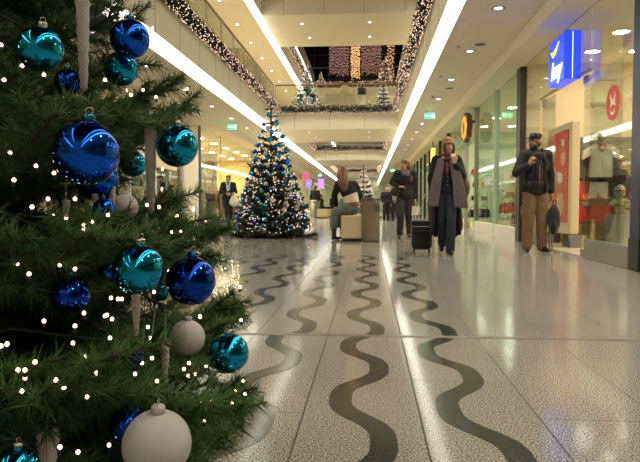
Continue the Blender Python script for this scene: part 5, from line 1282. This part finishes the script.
g = Blob(); el((0, .016, .046), (.085, .098, .080), g); g.limb([T @ V3(-.05, .07, 0), V3(-.10, .06, 1.40), V3(-.13, -.03, 1.28)], [.05, .045, .03]); g.limb([T @ V3(.05, .06, 0), V3(.11, -.02, 1.42), V3(.12, -.08, 1.24)], [.055, .055, .035]); g.limb([T @ V3(0, .09, 0), V3(0, .11, 1.38), V3(0, .12, 1.25)], [.06, .06, .04]); g.skin('hair', 'hair_auburn', t, .010)
put(t, .78, 13.6, 0, 1.0)
t = thing('handbag', 'black handbag on the bent arm of the auburn-haired woman', 'bag', (.55, 13.45, .95)); b = Blob(); b.ball((.56, 13.46, 1.0), (.11, .05, .10), 16, 10); b.skin('pouch', 'shoe', t, .012)
MB().tube([(.49, 13.46, 1.06), (.52, 13.47, 1.20), (.58, 13.47, 1.20), (.62, 13.46, 1.06)], .008, 6).build('strap', 'shoe', t, True)
t = thing('carrier_bag', 'white carrier bag hanging from the hand of the auburn-haired woman', 'bag', (1.0, 13.6, .5)); MB().prism([(.92, .50), (1.10, .50), (1.12, .56), (1.09, .70), (.93, .70)], 1, 13.54, 13.64).build('sack', 'bag_white', t); MB().tube([(.96, 13.59, .70), (.985, 13.59, .79), (1.03, 13.59, .79), (1.06, 13.59, .70)], .006, 5).build('handles', 'bag_white', t)

# ---- woman on the left with the white bag
t = person('woman in black coat and pale scarf carrying a white bag before the bright left shop')
b = Blob(); hc = V3(0, -.02, 1.58); T, el, cp = head_on(t, b, V3(0, 0, 1.41), hc, -30, 0)
shl, shr = V3(-.17, 0, 1.39), V3(.17, 0, 1.39); elL, wrL = V3(-.25, -.02, 1.14), V3(-.06, -.17, 1.08); elR, wrR = V3(.25, -.02, 1.14), V3(.08, -.18, 1.06)
torso(b, (0, 0, .93), (0, 0, 1.07), (0, 0, 1.26), (0, 0, 1.43), .92, sh=(shl, shr)); b.limb([shl, elL, wrL], [.045, .036, .026]); b.limb([shr, elR, wrR], [.045, .036, .026]); hand(b, wrL, (1, -.1, 0), (0, 1, 0), 1, .8); hand(b, wrR, (-1, -.1, 0), (0, 1, 0), 1, .8, -1)
kL, aL = V3(-.05, -.08, .5), V3(-.02, .05, .10); kR, aR = V3(.08, .0, .5), V3(.06, .1, .11); b.limb([V3(-.08, 0, .9), kL, aL], [.08, .053, .036]); b.limb([V3(.08, 0, .9), kR, aR], [.08, .053, .036]); b.skin('body', 'skin', t, .010)
j = Blob(); torso(j, (0, 0, .93), (0, 0, 1.08), (0, 0, 1.26), (0, .01, 1.40), 1.05, .03, sh=(shl, shr)); j.capsule((0, .02, .9), (0, .03, .70), .17, .17, 16, (1, .75)); j.limb([shl, elL, wrL + (elL - wrL) * .15], [.075, .065, .052]); j.limb([shr, elR, wrR + (elR - wrR) * .15], [.075, .065, .052]); j.skin('coat', 'coat_black', t, .013)
p = Blob(); p.limb([V3(-.08, 0, .87), kL, aL], [.1, .075, .065]); p.limb([V3(.08, 0, .87), kR, aR], [.1, .075, .065]); p.skin('trousers', 'knit_black', t, .012)
for (x, y) in ((-.02, .05), (.06, .1)):
    f = Blob(); foot(f, (x, y, .1), 0, .95); f.skin('shoe', 'shoe', t, .012)
s_ = Blob(); s_.limb([V3(-.06, -.04, 1.44), V3(-.03, -.13, 1.34), V3(-.02, -.145, 1.18)], [.035, .035, .03]); s_.limb([V3(.06, -.04, 1.44), V3(.03, -.13, 1.34), V3(.03, -.145, 1.2)], [.035, .035, .03]); s_.skin('scarf', 'scarf_blue', t, .011)
g = Blob(); el((0, .016, .046), (.086, .098, .080), g); el((0, .07, -.03), (.06, .05, .06), g); g.skin('hair', 'hair_brown', t, .010)
put(t, -4.66, 20.3, 12, 1.0)
t = thing('tote_bag', 'white shoulder bag at the side of the woman in the pale scarf', 'bag', (-4.44, 20.1, .8)); b = Blob(); b.ball((-4.42, 20.1, .80), (.17, .08, .14), 16, 10); b.ball((-4.42, 20.1, .90), (.12, .06, .1), 16, 10); b.skin('sack', 'bag_white', t, .014)
MB().tube([(-4.50, 20.1, .95), (-4.47, 20.1, 1.10), (-4.40, 20.1, 1.12), (-4.36, 20.1, .95)], .012, 6).build('handles', 'bag_white', t, True)

# ---- woman sitting on the bench, seen from behind (built facing -X, away)
t = person('long-haired woman in short black jacket and grey jeans sitting on the bench, seen from behind')
b = Blob(); pel = V3(.0, 0, .62); wst = V3(.0, .02, .76); che = V3(-.07, .06, .97); nk = V3(-.12, .09, 1.14); hc = V3(-.15, .13, 1.28)
T, el, cp = head_on(t, b, nk, hc, 160, 8)
shl, shr = V3(-.24, .07, 1.08), V3(.06, .08, 1.06)
b.ball(pel, (.175, .14, .13), 18, 12); b.limb([pel, wst, che, nk], [.14, .118, .13, .06]); b.capsule(che + V3(0, 0, .07), shl, .08, .055); b.capsule(che + V3(0, 0, .07), shr, .08, .055)
elL, wrL = V3(-.33, .12, .86), V3(-.30, .28, .68); elR, wrR = V3(.16, .20, .84), V3(.02, .34, .70)
b.limb([shl, elL, wrL], [.048, .038, .027]); b.limb([shr, elR, wrR], [.048, .038, .027]); hand(b, wrL, (.1, .8, -.5), (.5, 0, -1), 1, .8); hand(b, wrR, (-.6, .6, -.4), (0, 0, -1), 1, .8)
k1, a1 = V3(-.30, .12, .49), V3(-.33, .0, .12); k2, a2 = V3(-.20, .34, .50), V3(-.17, .18, .12)
b.limb([pel + V3(-.06, -.02, -.03), k1, a1], [.11, .062, .042]); b.limb([pel + V3(-.02, .06, -.03), k2, a2], [.11, .062, .042]); b.skin('body', 'skin', t, .010)
j = Blob(); j.limb([V3(-.04, .035, .90), che, nk + V3(0, 0, -.03)], [.155, .162, .075]); j.capsule(che + V3(0, 0, .07), shl, .10, .08); j.capsule(che + V3(0, 0, .07), shr, .10, .08); j.limb([shl, elL, wrL], [.08, .062, .045]); j.limb([shr, elR, wrR], [.08, .066, .045]); j.skin('short_jacket', 'coat_black', t, .012)
u = Blob(); u.limb([V3(.01, .01, .70), V3(-.02, .03, .86)], [.146, .146]); u.skin('undershirt', 'pale', t, .012)
bl = Blob(); bl.capsule(V3(.015, .005, .665), V3(.01, .01, .685), .150, .150, 20); bl.skin('belt', 'belt', t, .012)
p = Blob(); p.ball(pel + V3(0, 0, -.02), (.18, .15, .115), 18, 12); p.limb([pel + V3(-.07, -.03, -.02), k1, V3(-.325, .03, .27)], [.135, .112, .085]); p.limb([pel + V3(-.02, .06, -.02), k2, V3(-.18, .22, .28)], [.135, .11, .085]); p.skin('jeans', 'denim_grey', t, .012)
for (a_, hd) in ((a1, -.9), (a2, -.9)):
    f = Blob(); f.capsule(a_ + V3(0.005, .02, .2), a_, .056, .045); foot(f, a_, PI - .6, .95); f.skin('boot', 'tights', t, .011)
g = Blob(); el((0, .03, .03), (.088, .092, .088), g); g.limb([T @ V3(0, .06, .02), V3(-.17, .03, 1.22), V3(-.15, -.03, 1.08), V3(-.11, -.07, .98)], [.095, .11, .105, .06]); g.skin('hair', 'hair_fair', t, .011)
put(t, -.36, 12.62, 0, 1.07)

# ---- people in the distance
def simple_person(label, x, y, rz, top_m, leg_m, hair_m, seated=False, s=1.0, skinm='skin'):
    t = person(label); b = Blob()
    dz = -.42 if seated else 0
    T, el, cp = head_on(t, b, V3(0, 0, 1.42 + dz), V3(0, -.02, 1.59 + dz), random.uniform(-25, 25), 0)
    shl, shr = V3(-.18, 0, 1.40 + dz), V3(.18, 0, 1.40 + dz); elL, wrL = V3(-.25, 0, 1.13 + dz), V3(-.2, -.15, .95 + dz); elR, wrR = V3(.25, .02, 1.13 + dz), V3(.23, -.06, .88 + dz)
    torso(b, (0, 0, .94 + dz), (0, 0, 1.08 + dz), (0, 0, 1.27 + dz), (0, 0, 1.44 + dz), sh=(shl, shr)); b.limb([shl, elL, wrL], [.05, .04, .028]); b.limb([shr, elR, wrR], [.05, .04, .028]); hand(b, wrL, (.2, -.5, -.6), (0, 0, 1), 1, .6); hand(b, wrR, (0, -.2, -1), (-1, 0, 0), 1, .6)
    if seated: k1, a1, k2, a2 = V3(-.12, -.42, .52), V3(-.13, -.40, .10), V3(.13, -.40, .52), V3(.16, -.44, .10)
    else: k1, a1, k2, a2 = V3(-.10, -.06, .5), V3(-.10, .03, .1), V3(.10, -.02, .5), V3(.11, .08, .1)
    hp = .92 + dz
    b.limb([V3(-.09, 0, hp), k1, a1], [.085, .055, .04]); b.limb([V3(.09, 0, hp), k2, a2], [.085, .055, .04]); b.skin('body', skinm, t, .014)
    j = Blob(); torso(j, (0, 0, .95 + dz), (0, 0, 1.08 + dz), (0, 0, 1.27 + dz), (0, 0, 1.42 + dz), 1.08, .03, sh=(shl, shr)); j.limb([shl, elL, wrL], [.08, .066, .05]); j.limb([shr, elR, wrR], [.08, .066, .05]); j.skin('jacket', top_m, t, .017)
    p = Blob(); p.ball((0, 0, hp - .02), (.17, .13, .11), 16, 10); p.limb([V3(-.09, 0, hp - .03), k1, a1], [.105, .085, .07]); p.limb([V3(.09, 0, hp - .03), k2, a2], [.105, .085, .07]); p.skin('trousers', leg_m, t, .017)
    for a_ in (a1, a2):
        f = Blob(); foot(f, a_, 0); f.skin('shoe', 'shoe', t, .014)
    g = Blob(); el((0, .025, .035), (.086, .09, .085), g); el((0, .06, -.03), (.07, .05, .07), g); g.skin('hair', hair_m, t, .014)
    put(t, x, y, rz, s); return t
simple_person('distant person in a dark jacket standing behind the slim grey bin', -2.9, 33.4, 170, 'coat_black', 'grey_cloth', 'hair_dark')
simple_person('distant person in black seated on the far bench beside the small cream seat', -2.65, 34.5, 100, 'coat_black', 'sweater', 'hair_brown', True)
simple_person('distant seated person in beige trousers on the far bench', -2.0, 34.45, 60, 'knit_black', 'beige_cloth', 'hair_dark', True)
simple_person('distant seated person in grey at the far end of the bench', -1.38, 34.5, 20, 'grey_cloth', 'beige_cloth', 'hair_dark', True)
simple_person('distant person in a grey top walking right of the litter bin', .93, 27.4, -20, 'grey_cloth', 'knit_black', 'hair_fair')
simple_person('shorter distant person in black in front of the grey-topped walker', .72, 26.2, 10, 'coat_black', 'coat_black', 'hair_dark', s=.85)
simple_person('small dark figure walking far down the mall behind the auburn-haired woman', 1.35, 33, 0, 'coat_black', 'denim', 'hair_brown')
simple_person('distant dark figure walking farthest down the mall by the shops', 1.25, 38, 0, 'jacket_dark', 'denim', 'hair_dark')
simple_person('far walker in brown beyond the pale tree', -1.0, 44, 0, 'brown', 'denim', 'hair_dark')
# ------------------------------------------------------------------ world and picture settings
w = bpy.data.worlds.new('world'); bpy.context.scene.world = w; w.use_nodes = True
w.node_tree.nodes['Background'].inputs[0].default_value = (0.01, 0.012, 0.02, 1); w.node_tree.nodes['Background'].inputs[1].default_value = 1
sc = bpy.context.scene
sc.view_settings.view_transform = 'Standard'; sc.view_settings.look = 'None'; sc.view_settings.gamma = 1
sc.view_settings.use_curve_mapping = False; sc.view_settings.exposure = 0.65
sc.cycles.max_bounces = 8; sc.cycles.transparent_max_bounces = 24; sc.cycles.sample_clamp_indirect = 6; sc.cycles.caustics_reflective = False; sc.cycles.caustics_refractive = False
